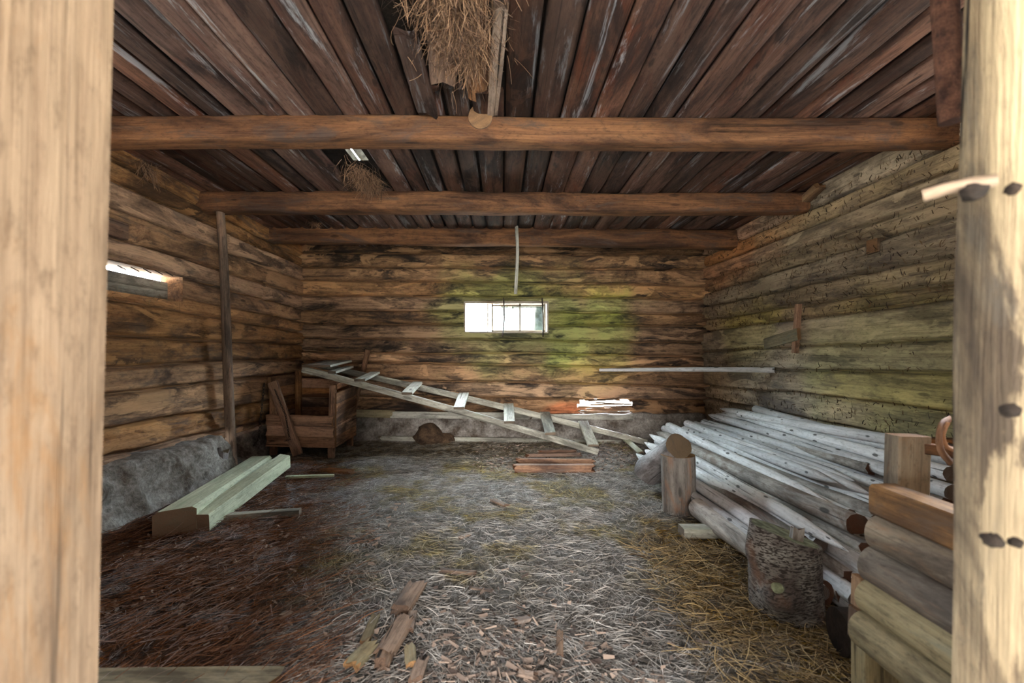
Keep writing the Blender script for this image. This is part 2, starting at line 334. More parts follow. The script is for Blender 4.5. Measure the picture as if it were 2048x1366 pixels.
def floor_mat(name, fine):
    m, nt, N, L = nodes(name)
    geo = N.new('ShaderNodeNewGeometry'); 
    def nz(sc, det=6, r=.65):
        n = N.new('ShaderNodeTexNoise'); n.inputs['Scale'].default_value = sc; n.inputs['Detail'].default_value = det; n.inputs['Roughness'].default_value = r
        L.new(geo.outputs['Position'], n.inputs['Vector']); return n.outputs['Fac']
    def mr(x, a, b, c=0., d=1.):
        n = N.new('ShaderNodeMapRange'); n.interpolation_type = 'SMOOTHSTEP'; L.new(x, n.inputs[0])
        for i, s in ((1, a), (2, b), (3, c), (4, d)): n.inputs[i].default_value = s
        return n.outputs[0]
    def mx(f, a, b, mode='MIX'):
        n = N.new('ShaderNodeMix'); n.data_type = 'RGBA'; n.blend_type = mode
        for i, s in ((0, f), (6, a), (7, b)):
            if hasattr(s, 'is_linked'): L.new(s, n.inputs[i])
            else: n.inputs[i].default_value = s
        return n.outputs[2]
    def ma(op, a, b):
        n = N.new('ShaderNodeMath'); n.operation = op
        for i, s in enumerate((a, b)):
            if hasattr(s, 'is_linked'): L.new(s, n.inputs[i])
            else: n.inputs[i].default_value = s
        return n.outputs[0]
    sep = N.new('ShaderNodeSeparateXYZ'); L.new(geo.outputs['Position'], sep.inputs[0])
    X = sep.outputs['X']; Y = sep.outputs['Y']
    w = ma('MULTIPLY', ma('SUBTRACT', nz(2.0), .5), 1.1)
    Xw = ma('ADD', X, w); Xl = ma('ADD', Xw, ma('MULTIPLY', ma('SUBTRACT', Y, 1.8), .30)); Yw = ma('ADD', Y, ma('MULTIPLY', ma('SUBTRACT', nz(1.7, 4), .5), 1.2))
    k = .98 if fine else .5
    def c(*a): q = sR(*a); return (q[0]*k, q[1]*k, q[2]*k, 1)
    base = mx(mr(nz(9), .4, .6), c(150, 144, 138), c(188, 184, 180))                 # trampled grey hay, its pale strip also paints the doorway light
    yel = mx(mr(nz(14), .4, .6), c(128, 112, 74), c(170, 156, 98))                    # yellow-green hay
    brn = mx(mr(nz(12), .4, .6), c(84, 56, 40), c(142, 100, 74))                      # old red-brown litter
    gold = mx(mr(nz(14), .4, .6), c(112, 90, 60), c(170, 146, 104))                    # fresh straw
    gry2 = mx(mr(nz(20), .4, .6), c(120, 112, 112), c(190, 186, 190))
    f_y = ma('MULTIPLY', mr(nz(1.5, 4), .46, .60), mr(Yw, 1.9, 2.6, 0, .75)); 
    col = mx(f_y, base, yel)
    col = mx(mr(Xl, -.60, -1.10), col, brn)  # brown starts where the doorway light ends, light edge painted into the colour
    col = mx(ma('MULTIPLY', mr(nz(3.3, 5), .52, .58), mr(Xl, -.3, -.9, 0, .9)), col, gry2)
    col = mx(ma('MULTIPLY', mr(Xw, .75, 1.05), mr(Yw, 3.4, 2.8)), col, gold)
    far = mx(mr(nz(6), .42, .58), c(104, 92, 74), c(150, 142, 130))
    col = mx(ma('MULTIPLY', mr(Yw, 4.4, 5.2), mr(Xw, .9, .2)), col, far)
    if fine:
        at = N.new('ShaderNodeAttribute'); at.attribute_name = 'rnd'
        hs = N.new('ShaderNodeHueSaturation'); L.new(mr(at.outputs['Fac'], 0, 1, .55, 1.35), hs.inputs['Value'])
        L.new(ma('ADD', ma('MULTIPLY', ma('FRACT', ma('MULTIPLY', at.outputs['Fac'], 13.7), 0), .9), .6), hs.inputs['Saturation'])
        L.new(col, hs.inputs['Color']); col = hs.outputs[0]
    else:
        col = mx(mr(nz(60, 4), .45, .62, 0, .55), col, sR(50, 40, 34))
    bs = N.new('ShaderNodeBsdfPrincipled'); bs.inputs['Roughness'].default_value = .85; bs.inputs['Specular IOR Level'].default_value = .25; L.new(col, bs.inputs['Base Color'])
    if not fine:
        b = N.new('ShaderNodeBump'); b.inputs['Strength'].default_value = 1.0; b.inputs['Distance'].default_value = .03
        L.new(nz(45, 8, .75), b.inputs['Height']); L.new(b.outputs[0], bs.inputs['Normal'])
    o = N.new('ShaderNodeOutputMaterial'); L.new(bs.outputs[0], o.inputs[0])
    return m
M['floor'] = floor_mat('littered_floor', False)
M['straw'] = floor_mat('loose_straw', True)
def straw_mat(name, a, b):
    m, nt, N, L = nodes(name)
    at = N.new('ShaderNodeAttribute'); at.attribute_name = 'rnd'
    r = N.new('ShaderNodeValToRGB'); r.color_ramp.elements[0].color = a; r.color_ramp.elements[1].color = b; L.new(at.outputs['Fac'], r.inputs[0])
    bs = N.new('ShaderNodeBsdfPrincipled'); bs.inputs['Roughness'].default_value = .8; L.new(r.outputs[0], bs.inputs['Base Color'])
    o = N.new('ShaderNodeOutputMaterial'); L.new(bs.outputs[0], o.inputs[0]); return m
M['hay'] = straw_mat('dusty_hay', sR(54, 36, 28), sR(166, 128, 98))
M['mud'] = straw_mat('dark_chaff', sR(38, 26, 20), sR(110, 84, 50))
M['old'] = straw_mat('old_red_straw', sR(70, 40, 28), sR(176, 168, 172))
_r = [n for n in M['old'].node_tree.nodes if n.bl_idname == 'ShaderNodeValToRGB'][0].color_ramp
_e = _r.elements.new(.5); _e.color = sR(142, 98, 68)
M['chip'] = straw_mat('bark_chips', sR(62, 50, 46), sR(166, 146, 132))
M['gold'] = straw_mat('golden_straw', sR(60, 42, 26), sR(184, 158, 112))

def glass_mat():
    m, nt, N, L = nodes('dusty_glass')
    geo = N.new('ShaderNodeNewGeometry')
    n = N.new('ShaderNodeTexNoise'); n.inputs['Scale'].default_value = 14; n.inputs['Detail'].default_value = 8; L.new(geo.outputs['Position'], n.inputs['Vector'])
    mr = N.new('ShaderNodeMapRange'); mr.inputs[1].default_value = .35; mr.inputs[2].default_value = .7; mr.inputs[3].default_value = .001; mr.inputs[4].default_value = .008; L.new(n.outputs['Fac'], mr.inputs[0])
    t = N.new('ShaderNodeBsdfTransparent'); t.inputs[0].default_value = (.62, .68, .65, 1)
    g = N.new('ShaderNodeBsdfGlossy'); g.inputs['Roughness'].default_value = .05
    d = N.new('ShaderNodeBsdfTranslucent'); d.inputs[0].default_value = (.5, .52, .5, 1)
    a = N.new('ShaderNodeMixShader'); a.inputs[0].default_value = .06; L.new(t.outputs[0], a.inputs[1]); L.new(g.outputs[0], a.inputs[2])
    b = N.new('ShaderNodeMixShader'); L.new(mr.outputs[0], b.inputs[0]); L.new(a.outputs[0], b.inputs[1]); L.new(d.outputs[0], b.inputs[2])
    o = N.new('ShaderNodeOutputMaterial'); L.new(b.outputs[0], o.inputs[0]); return m
M['glass'] = glass_mat()

# bark of the big stump
def bark_mat():
    m, nt, N, L = nodes('stump_bark')
    gc = N.new('ShaderNodeAttribute'); gc.attribute_name = 'gc'; cp = N.new('ShaderNodeAttribute'); cp.attribute_name = 'cap'
    def nz(sc, det=6, dist=0):
        mp = N.new('ShaderNodeMapping'); mp.inputs['Scale'].default_value = sc; L.new(gc.outputs['Vector'], mp.inputs[0])
        n = N.new('ShaderNodeTexNoise'); n.inputs['Scale'].default_value = 1; n.inputs['Detail'].default_value = det; n.inputs['Distortion'].default_value = dist
        L.new(mp.outputs[0], n.inputs['Vector']); return n.outputs['Fac']
    def ramp(x, a, b, ca, cb):
        r = N.new('ShaderNodeValToRGB'); r.color_ramp.elements[0].position = a; r.color_ramp.elements[1].position = b
        r.color_ramp.elements[0].color = ca; r.color_ramp.elements[1].color = cb; L.new(x, r.inputs[0]); return r.outputs[0]
    fl = nz((150, 42, 42), 6, .8)
    base = ramp(nz((9, 9, 9)), .4, .62, sR(94, 82, 76), sR(150, 144, 136))
    mxn = N.new('ShaderNodeMix'); mxn.data_type = 'RGBA'; L.new(ramp(fl, .44, .52, (1, 1, 1, 1), (0, 0, 0, 1)), mxn.inputs[0]); L.new(base, mxn.inputs[6]); mxn.inputs[7].default_value = sR(54, 44, 38)
    m2 = N.new('ShaderNodeMix'); m2.data_type = 'RGBA'; L.new(ramp(nz((5, 7, 7), 4), .55, .7, (0, 0, 0, 1), (.8, .8, .8, 1)), m2.inputs[0]); L.new(mxn.outputs[2], m2.inputs[6]); m2.inputs[7].default_value = sR(124, 90, 68)
    m3 = N.new('ShaderNodeMix'); m3.data_type = 'RGBA'; L.new(cp.outputs['Fac'], m3.inputs[0]); L.new(m2.outputs[2], m3.inputs[6]); L.new(ramp(nz((8, 30, 30)), .4, .65, sR(96, 96, 72), sR(144, 150, 118)), m3.inputs[7])
    bs = N.new('ShaderNodeBsdfPrincipled'); bs.inputs['Roughness'].default_value = .9; L.new(m3.outputs[2], bs.inputs['Base Color'])
    b = N.new('ShaderNodeBump'); b.inputs['Strength'].default_value = .8; b.inputs['Distance'].default_value = .02; L.new(fl, b.inputs['Height']); L.new(b.outputs[0], bs.inputs['Normal'])
    o = N.new('ShaderNodeOutputMaterial'); L.new(bs.outputs[0], o.inputs[0]); return m
M['bark'] = bark_mat()

# ------------------------------------------------------------------ the room
XL, YB = -2.67, 6.0
def XR(y): return 2.69+(6.0-y)*.014
ZC = CH+1.42

def log_wall(name, mat, to3d, s0, s1, seams_a, seams_b, zlo, zhi, seed, holes=(), recess=(), rot_rows=(), extra=None):
    """hewn log wall: s along, seams (top to bottom) interpolated from s0 to s1, depth into the wall"""
    ss = sorted(set([round(x, 4) for x in np.arange(s0, s1+.0001, .035)]+[s1]+[h[i] for h in holes for i in (0, 1)]+[h[i] for h in recess for i in (0, 1)]))
    zz = sorted(set([round(x, 4) for x in np.arange(zlo, zhi+.0001, .0105)]+[zhi]+[h[i] for h in holes for i in (2, 3)]+[h[i] for h in recess for i in (2, 3)]))
    s = np.array(ss); z = np.array(zz); SS, ZZ = np.meshgrid(s, z)
    k = (SS-s0)/(s1-s0)
    depth = np.full(SS.shape, 0.0); idx = np.zeros(SS.shape, int); dist = np.full(SS.shape, 9.0)
    for i, (a, b) in enumerate(zip(seams_a, seams_b)):
        sz = CH+a+(b-a)*k+.022*fbm(SS*.7, SS*0+i*3.1, seed+i, 3)+.006*vn(SS*6, SS*0+i, seed+50)
        idx += (ZZ < sz).astype(int)
        dist = np.minimum(dist, np.abs(ZZ-sz))
    prng = np.random.default_rng(seed); offs = prng.uniform(-.016, .016, 40); rn = prng.uniform(0, 1, 40)
    depth += offs[idx]+.016*fbm(SS*.9, ZZ*2+idx*7, seed+90, 4)+.004*fbm(SS*5, ZZ*22, seed+95, 3)
    depth += .020*np.clip(1-dist/.040, 0, 1)**2+.085*np.exp(-(dist/.0105)**2)
    # long splits
    spl = np.abs(fbm(SS*.6, ZZ*9+idx*3, seed+77, 3)); depth += .012*np.exp(-(spl/.02)**2)
    for r in rot_rows:
        msk = (idx == r); depth += msk*(.05*np.abs(fbm(SS*2.2, ZZ*14, seed+5, 4))+.02*fbm(SS*9, ZZ*30, seed+8, 3))
    for (a, b, c, d, dp) in recess:
        ins = (SS > a-1e-5) & (SS < b+1e-5) & (ZZ > c-1e-5) & (ZZ < d+1e-5); depth = np.where(ins, dp+.01*fbm(SS*8, ZZ*20, 3), depth)
    if extra is not None: depth = extra(SS, ZZ, depth)
    nz_, ns = SS.shape
    mb = MB()
    vs = [to3d(a, b, c) for a, b, c in zip(SS.ravel(), ZZ.ravel(), depth.ravel())]
    gs = np.stack([SS.ravel()+offs[idx].ravel()*900, ZZ.ravel(), depth.ravel()], 1)
    fs = []
    cs = (s[:-1]+s[1:])/2; cz = (z[:-1]+z[1:])/2
    for j in range(nz_-1):
        for i in range(ns-1):
            if any(h[0] < cs[i] < h[1] and h[2] < cz[j] < h[3] and (len(h) < 5 or h[4](cs[i], cz[j])) for h in holes): continue
            a = j*ns+i; fs.append((a, a+1, a+1+ns, a+ns))
    mb.add(vs, fs, gs, rn[idx].ravel())
    # outside skin so the logs have thickness
    T = .17
    for (sa, sb, za, zb) in outer_rects(s0, s1, zlo, zhi, holes):
        q = [to3d(sa, za, T), to3d(sb, za, T), to3d(sb, zb, T), to3d(sa, zb, T)]
        mb.add(q, [(3, 2, 1, 0)], [(sa, za, T), (sb, za, T), (sb, zb, T), (sa, zb, T)], .5)
    for h in holes:
        a, b, c, d = h[:4]
        if len(h) > 4: continue
        for (p, q) in (((a, c), (b, c)), ((b, c), (b, d)), ((b, d), (a, d)), ((a, d), (a, c))):
            mb.add([to3d(p[0], p[1], -.012), to3d(q[0], q[1], -.012), to3d(q[0], q[1], T), to3d(p[0], p[1], T)], [(0, 1, 2, 3)],
                   [(p[0], p[1], 0), (q[0], q[1], 0), (q[0], q[1], T), (p[0], p[1], T)], .6)
    o = mb.build(name, mat, smooth=True); tag(o, kind='structure'); return o
def outer_rects(s0, s1, z0, z1, holes):
    xs = sorted([s0, s1]+[h[i] for h in holes for i in (0, 1)]); out = []
    for a, b in zip(xs, xs[1:]):
        m = (a+b)/2; cur = z0
        for h in sorted([h for h in holes if h[0] < m < h[1]], key=lambda h: h[2]):
            if h[2] > cur: out.append((a, b, cur, h[2]))
            cur = max(cur, h[3])
        if cur < z1: out.append((a, b, cur, z1))
    return out

vb = lambda v: (CY-v)/150.0
back_l = [vb(v) for v in (478, 505, 535, 558, 590, 619, 648, 676, 702, 724, 757, 790, 826)]
back_r = [vb(v) for v in (480, 507, 538, 571, 598, 627, 653, 684, 712, 735, 774, 802, 834)]
WX0, WX1, WZ0, WZ1 = (929-CX)/150, (1096-CX)/150, CH+vb(665), CH+vb(604)
def rot_hole(s, z):
    e = .03*float(vn(s*22, z*40, 4)); return (z > CH+vb(829)+e*.5) and (z < CH+vb(801)+e*.4) and s > 1.03+e and s < 1.72+e
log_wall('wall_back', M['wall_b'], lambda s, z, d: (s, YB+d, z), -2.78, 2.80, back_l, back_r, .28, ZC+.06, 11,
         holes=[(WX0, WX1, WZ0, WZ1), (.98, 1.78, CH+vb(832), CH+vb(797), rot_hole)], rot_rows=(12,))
left_s = [1.25, 1.18, 1.02, .84, .68, .50, .375, .13, -.09, -.27, -.52, -.72]
left_n = [1.34, 1.19, 1.01, .80, .66, .48, .36, .12, -.095, -.28, -.515, -.71]
left_f = [1.27, 1.14, .95, .77, .60, .42, .27, .107, -.09, -.27, -.57, -.80]
def extl(t):                                       # seams measured at y=3.1 and y=6, run on to the front corner
    return [a+(b-a)*(t-3.1)/2.9 for a, b in zip(left_n, left_f)]
LH = (2.45, 3.74, CH+.42, CH+.625)
ADDED_SW = (1.1, 2.25, 1.55, 2.15)                         # small side windows near the front corners, added unseen to brighten the room
log_wall('wall_left', M['wall_l'], lambda s, z, d: (XL-d, s, z), .70, 6.06, extl(.7), extl(6.06), .34, ZC+.06, 23,
         holes=[LH, ADDED_SW], recess=[(2.6, 3.34, CH+.80, CH+.945, .10), (5.05, 5.2, CH+.62, CH+.72, .05)], rot_rows=(11, 12))
right_n = [1.27, 1.10, .95, .82, .60, .42, .33, .09, -.12, -.36, -.60]
right_f = [1.28, 1.13, .97, .80, .63, .45, .287, .02, -.19, -.43, -.60]
def extr(t): return [a+(b-a)*(t-2.74)/3.26 for a, b in zip(right_n, right_f)]
log_wall('wall_right', M['wall_r'], lambda s, z, d: (XR(s)+d, s, z), .70, 6.06, extr(.7), extr(6.06), .0, ZC+.06, 37, holes=[ADDED_SW],
         recess=[(3.26, 3.37, CH+.74, CH+.86, .09), (4.25, 4.33, CH+1.28, CH+1.40, .1)])
# front wall with the doorway the picture is taken from
def front_wall(name, xa, xb, za, zb, seed):
    n = max(2, int((zb-za)/.2)); zs = [zb-CH-(zb-za)*(i+1)/n for i in range(n-1)]
    log_wall(name, M['wall_f'], lambda s, z, d: (s, .74-d, z), xa, xb, zs, zs, za, zb, seed)
front_wall('wall_front_left', -2.70, -.72, 0, ZC+.06, 51)
front_wall('wall_front_right', .86, 2.78, 0, ZC+.06, 57)
front_wall('wall_front_lintel', -.74, .90, 2.30, ZC+.06, 58)

# floor of trampled litter
def fh(x, y):
    x = np.asarray(x, float); y = np.asarray(y, float)
    h = .028*fbm(x*1.6, y*1.6, 3, 4)+.012*fbm(x*7, y*7, 9, 3)
    h = h+.05*np.exp(-((x+2.4)/.35)**2)*(y > .5)+.02*np.exp(-(((x+.5)/.5)**2+((y-3.1)/.5)**2))
    h = h-.02*np.exp(-(((x+1.2)/.25)**2+((y-4.55)/.15)**2))
    return h-.012
def grid_mesh(x0, x1, y0, y1, st):
    xs = np.arange(x0, x1+st/2, st); ys = np.arange(y0, y1+st/2, st); X, Y = np.meshgrid(xs, ys); Z = fh(X, Y)+.006*fbm(X*25, Y*25, 17, 2)
    return X, Y, Z
X, Y, Z = grid_mesh(-2.72, 2.82, .7, 6.02, .03)
mb = MB(); nx = X.shape[1]; pts = np.stack([X.ravel(), Y.ravel(), Z.ravel()], 1)
mb.add(pts, [(j*nx+i, j*nx+i+1, (j+1)*nx+i+1, (j+1)*nx+i) for j in range(X.shape[0]-1) for i in range(nx-1)], pts, .5)
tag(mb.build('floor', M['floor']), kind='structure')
mb = MB(); mb.add([(-60, -40, -.08), (60, -40, -.08), (60, 60, -.08), (-60, 60, -.08)], [(0, 1, 2, 3)], [(0, 0, 0)]*4, .5)
tag(mb.build('ground', M['earth']), kind='structure')

# ceiling boards
mb = MB(); x = -2.80; bi = 0
ceil_rng = random.Random(5)
HOLES = [(-1.22, -1.02, 3.02, 3.99), (-.46, -.02, .9, 2.42)]
while x < 2.85:
    w = ceil_rng.uniform(.145, .19); gap = ceil_rng.choice([.003, .005, .009, .016])
    zo = ceil_rng.uniform(-.006, .010); rn = ceil_rng.random(); xm = x+w/2
    parts = [(.70, 6.02)]
    for (a, b, c, d) in HOLES:
        if a < xm < b: parts = [q for (p0, p1) in parts for q in ((p0, c-(.15*ceil_rng.random())), (d+.1*ceil_rng.random(), p1)) if q[1]-q[0] > .15]
    for (y0, y1) in parts:
        ys = np.arange(y0, y1, .12); ys = np.append(ys, y1); vs = []; gs = []; m = 9
        for yy in ys:
            for j in range(m):
                t = j/(m-1)*2-1
                ww = (w/2-gap)*(1+.02*float(vn(yy*2.5, bi*3+j//5, 7)))
                zb = .018*abs(t)**5+.004*float(vn(yy*1.3, bi*5.3+t, 12))
                vs.append((xm+t*ww+.006*float(vn(yy*.8, bi, 3)), yy, ZC+zo+zb)); gs.append((yy+bi*3.3, t*w/2, 0))
            vs.append((xm+(w/2-gap), yy, ZC+zo+.04)); gs.append((yy+bi*3.3, w/2, .04))
            vs.append((xm-(w/2-gap), yy, ZC+zo+.04)); gs.append((yy+bi*3.3, -w/2, .04))
        q = m+2; fs = []
        for i in range(len(ys)-1):
            for j in range(q):
                fs.append((i*q+j, i*q+(j+1) % q, (i+1)*q+(j+1) % q, (i+1)*q+j))
        fs.append(tuple(range(q))); fs.append(tuple((len(ys)-1)*q+j for j in range(q)))
        mb.add(vs, fs, gs, rn)
    x += w; bi += 1
# dark sheet added to block light through gaps, with the two holes left open
def flat(mb, x0, x1, y0, y1, z, mi):
    mb.add([(x0, y0, z), (x1, y0, z), (x1, y1, z), (x0, y1, z)], [(0, 1, 2, 3)], [(x0, y0, 0), (x1, y0, 0), (x1, y1, 0), (x0, y1, 0)], .5, mi=mi)
zt = ZC+.075
flat(mb, -2.9, -1.16, .6, 6.1, zt, 1); flat(mb, -1.16, -1.04, .6, 3.12, zt, 1); flat(mb, -1.16, -1.04, 3.5, 6.1, zt, 1); flat(mb, -1.04, 2.9, .6, 6.1, zt, 1)
tag(mb.build('ceiling', [M['ceil'], M['dark']], smooth=True), kind='structure')
# roof boards above the hay loft
mb = MB()
for sx in (-1, 1):
    for k in range(16):
        a = k/16; b = (k+1)/16-.003
        xa, za = sx*3.2*(1-a), 2.75+1.9*a; xb, zb = sx*3.2*(1-b), 2.75+1.9*b
        mb.add([(xa, .5, za), (xa, 6.3, za), (xb, 6.3, zb), (xb, .5, zb)], [(0, 1, 2, 3)], [(.5, a*3, 0), (6.3, a*3, 0), (6.3, b*3, 0), (.5, b*3, 0)])
mb.add([(-3.2, 6.25, 2.70), (3.2, 6.25, 2.70), (0, 6.25, 4.7)], [(0, 1, 2)], [(0, 0, 0), (6, 0, 0), (3, 0, 2)])  # gable panels added to dim the loft behind the ceiling hole
for k in (.5,): mb.add([(-3.2, .52, 2.70), (3.2, .52, 2.70), (1.2, .52, 3.95), (-1.2, .52, 3.95)], [(0, 1, 2, 3)], [(0, 0, 0), (6, 0, 0), (4, 0, 1), (2, 0, 1)])
tag(mb.build('roof', M['greyp'], smooth=False), kind='structure')

# window in the far wall
def box(mb, a, b, rnd=.5, gax=0, mi=0):
    x0, y0, z0 = a; x1, y1, z1 = b
    vs = [(x0, y0, z0), (x1, y0, z0), (x1, y1, z0), (x0, y1, z0), (x0, y0, z1), (x1, y0, z1), (x1, y1, z1), (x0, y1, z1)]
    f = [(0, 3, 2, 1), (4, 5, 6, 7), (0, 1, 5, 4), (1, 2, 6, 5), (2, 3, 7, 6), (3, 0, 4, 7)]
    for q in f:
        p = [vs[i] for i in q]; g = [(v[gax], v[(gax+1) % 3], v[(gax+2) % 3]) for v in p]
        mb.add(p, [(0, 1, 2, 3)], g, rnd, mi=mi)
win = bpy.data.objects.new('window_1', None); COL.objects.link(win); win.location = ((WX0+WX1)/2, 6.05, WZ0); win['kind'] = 'structure'
mb = MB(); y0, y1 = 5.985, 6.15
box(mb, (WX0-.004, y0, WZ0-.008), (WX1, y1, WZ0+.012)); box(mb, (WX0, y0, WZ1-.018), (WX1, y1, WZ1+.008))
box(mb, (WX1-.014, y0, WZ0), (WX1+.006, y1, WZ1), gax=2); box(mb, (WX0-.006, y0, WZ0), (WX0+.012, y1, WZ1), gax=2)
mb.build('frame', M['paint'], win, smooth=False)
mb = MB(); sx0 = (983-CX)/150; sxm = (1040-CX)/150; sx1 = (1090-CX)/150; ya, yb = 6.05, 6.08
for (a, b) in ((sx0, sx0+.022), (sxm-.010, sxm+.012), (sx1-.015, sx1+.012)): box(mb, (a, ya, WZ0+.012), (b, yb, WZ1-.018), gax=2)
box(mb, (sx0, ya, WZ0+.012), (sx1, yb, WZ0+.034)); box(mb, (sx0, ya, WZ1-.052), (sx1, yb, WZ1-.03))
box(mb, (sx0-.06, ya+.03, WZ0+.012), (sx0-.045, yb+.03, WZ1-.018), gax=2)
mb.build('sash', M['paint'], win, smooth=False)
for (a, b) in ((sx0+.022, sxm-.010), (sxm+.012, sx1-.015)):
    mb = MB(); box(mb, (a, 6.063, WZ0+.034), (b, 6.067, WZ1-.052)); mb.build('pane', M['glass'], win, smooth=False)
for k, u in enumerate((1007, 1083)):
    xx = (u-CX)/149; o = timber('window_wire', (xx, 5.955, WZ1+.05), (xx+.012*(1 if k else -1), 5.955, WZ0-.06),   .009, .009, M['iron'], kind='round', up=(0, 1, 0), mids=[(xx+.01, 5.94, WZ0+.2)], n=6)
    tag(o, ['thin dark wire hanging over the middle of the small window', 'thin dark wire hanging at the right edge of the small window'][k], 'wire')

def rock(mb, c, r, seed, flatz=.7):
    g = 8; vs = []; fs = []; n = 14
    for i in range(g+1):
        th = math.pi*i/g
        for j in range(n):
            ph = 2*math.pi*j/n; d = Vector((math.sin(th)*math.cos(ph), math.sin(th)*math.sin(ph), math.cos(th)))
            q = 1+.38*mnoise.noise(d*1.6+Vector((seed*3.1, 0, 0)))+.12*mnoise.noise(d*5+Vector((seed, 2, 0)))
            vs.append((c[0]+d.x*r*q, c[1]+d.y*r*q*1.1, c[2]+d.z*r*q*flatz))
    for i in range(g):
        for j in range(n): fs.append((i*n+j, (i+1)*n+j, (i+1)*n+(j+1) % n, i*n+(j+1) % n))
    mb.add(vs, fs, vs, .5)
# shrubs outside the window, seen through the dusty panes
def shrub(name, c, r, n, label, seed):
    g = random.Random(seed); mb = MB()
    for i in range(n):
        d = Vector((g.gauss(0, 1), g.gauss(0, .6), g.gauss(0, 1))).normalized()*r*g.uniform(.1, .85)
        rock(mb, (c[0]+d.x, c[1]+d.y, c[2]+d.z), r*g.uniform(.16, .3), seed+i, 1.0)
    root = thing(name, label, 'shrub', (c[0], c[1], 0))
    mb.build('foliage', M['leaf'], root, smooth=False); timber('stem', (c[0], c[1], -.1), (c[0], c[1], c[2]), .03, .03, M['pole'], root, kind='round')
shrub('leafy_shrub', (1.15, 10.6, 2.1), 1.25, 120, 'green leafy shrub outside the right window pane', 3)
shrub('leafy_shrub', (.14, 8.2, 2.45), .40, 30, 'small leafy crown outside, seen in the top of the middle pane', 5)

for k, (nm, xw) in enumerate((('added_window_2', -2.76), ('added_window_3', 2.83))):  # frames of the added, unseen side windows
    w_ = bpy.data.objects.new(nm, None); COL.objects.link(w_); w_.location = (xw, 1.675, 1.55); w_['kind'] = 'structure'; mb = MB()
    for (a, b, c, d) in ((1.1, 2.25, 1.55, 1.59), (1.1, 2.25, 2.11, 2.15), (1.1, 1.14, 1.55, 2.15), (2.21, 2.25, 1.55, 2.15), (1.66, 1.69, 1.55, 2.15)):
        box(mb, (xw-.03, a, c), (xw+.03, b, d), gax=1)
    mb.build('frame', M['paint'], w_, smooth=False)
# concrete and stone footings
def footing(name, mat, path, top, h0, out, seed, steep=1.0):
    """path: wall-side line of points; top height; out: how far it stands out at top and foot"""
    mb = MB(); N_ = 0; rows = 15
    P0, P1 = Vector(path[0]), Vector(path[1]); Ln = (P1-P0).length; n = int(Ln/.035); d = (P1-P0).normalized(); nrm = Vector((-d.y, d.x, 0))
    vs = []; gs = []
    for i in range(n+1):
        t = i/n; b = P0.lerp(P1, t); tp = top[0]+(top[1]-top[0])*t+.02*float(fbm(t*Ln*2, 0, seed, 3))
        prof = [(-.08, tp+.02), (out[0]*.5, tp)]
        for k in range(rows):
            q = k/(rows-1); o_ = out[0]+(out[1]-out[0])*q**steep
            prof.append((o_, tp*(1-q)-.05*q))
        for k, (o_, z) in enumerate(prof):
            nn = (.085*float(fbm(t*Ln*3.3, z*6, seed+3, 4))-.03*abs(float(fbm(t*Ln*7, z*9, seed+4, 3))))*(0 if k < 1 else 1)+.03*float(fbm(t*Ln*13, z*16, seed+6, 3))
            p = b+nrm*(o_+nn); vs.append((p.x, p.y, z+nn*.4)); gs.append((t*Ln, o_, z))
    m = rows+2
    fs = [(i*m+j, (i+1)*m+j, (i+1)*m+j+1, i*m+j+1) for i in range(n) for j in range(m-1)]
    mb.add(vs, fs, gs, .5); o = mb.build(name, mat); tag(o, kind='structure'); return o
footing('trim_1', M['conc'], ((XL-.02, 4.15, 0), (XL-.02, .75, 0)), (.40, .36), .3, (.12, .30), 61, .7)
footing('trim_2', M['stone'], ((XL-.02, 6.0, 0), (XL-.02, 4.1, 0)), (.33, .30), .3, (.03, .14), 67)
footing('trim_3', M['conc'], ((2.75, YB+.01, 0), (-2.7, YB+.01, 0)), (.33, .32), .3, (.05, .16), 71)
rocks = [((235, 1035), .10, 'pale cracked stone at the foot of the left wall'), ((285, 1020), .075, 'grey stone beside the pale cracked stone at the left wall'),
         ((262, 985), .09, 'lumpy grey stone below the broken concrete ledge'), ((350, 965), .07, 'low stone at the foot of the ledge behind the thick timber'),
         ((486, 880), .14, 'big dark round stone in the corner left of the feed box'), ((512, 862), .10, 'white-topped stone against the wall behind the hanging chain'),
         ((1292, 866), .11, 'rounded grey stone in the footing left of the pointed stakes'), ((400, 930), .06, 'small stone under the end of the concrete ledge')]
for i, ((u, v), r, lb) in enumerate(rocks):
    c = PH(u, v, r*.35); mb = MB(); c.x = max(c.x, XL+.02); rock(mb, c, r, i+1); tag(mb.build('stone', M['conc'] if i in (0, 5) else M['stone']), lb, 'stone', 'loose stones along the wall footings')

# ------------------------------------------------------------------ ceiling beams
beams = [('front', 2.69, 1.27, 1.43, -2.75, 2.85, 'long hewn ceiling beam, the nearest and widest-looking of three'),
         ('mid', 3.97, 1.25, 1.43, -2.71, 2.72, 'ceiling beam in the middle, carried at its left end by a thin pole'),
         ('back', 5.17, 1.245, 1.46, -2.70, 2.75, 'farthest ceiling beam with pale underside, just before the window wall')]
for k, (nm, y, z0, z1, xa, xb, lb) in enumerate(beams):
    zc = CH+(z0+z1)/2; hh = (z1-z0)/2; dz = .03 if k == 2 else 0
    o = timber('ceiling_beam', (xa, y+.09, zc+dz), (xb, y+.09, zc-dz*1.3), .085, hh, M['beam'], kind='hewn', jit=.10, step=.1, mids=[(-.8, y+.08, zc+.006), (.9, y+.1, zc-.004)])
    tag(o, lb, 'beam', 'ceiling beams')

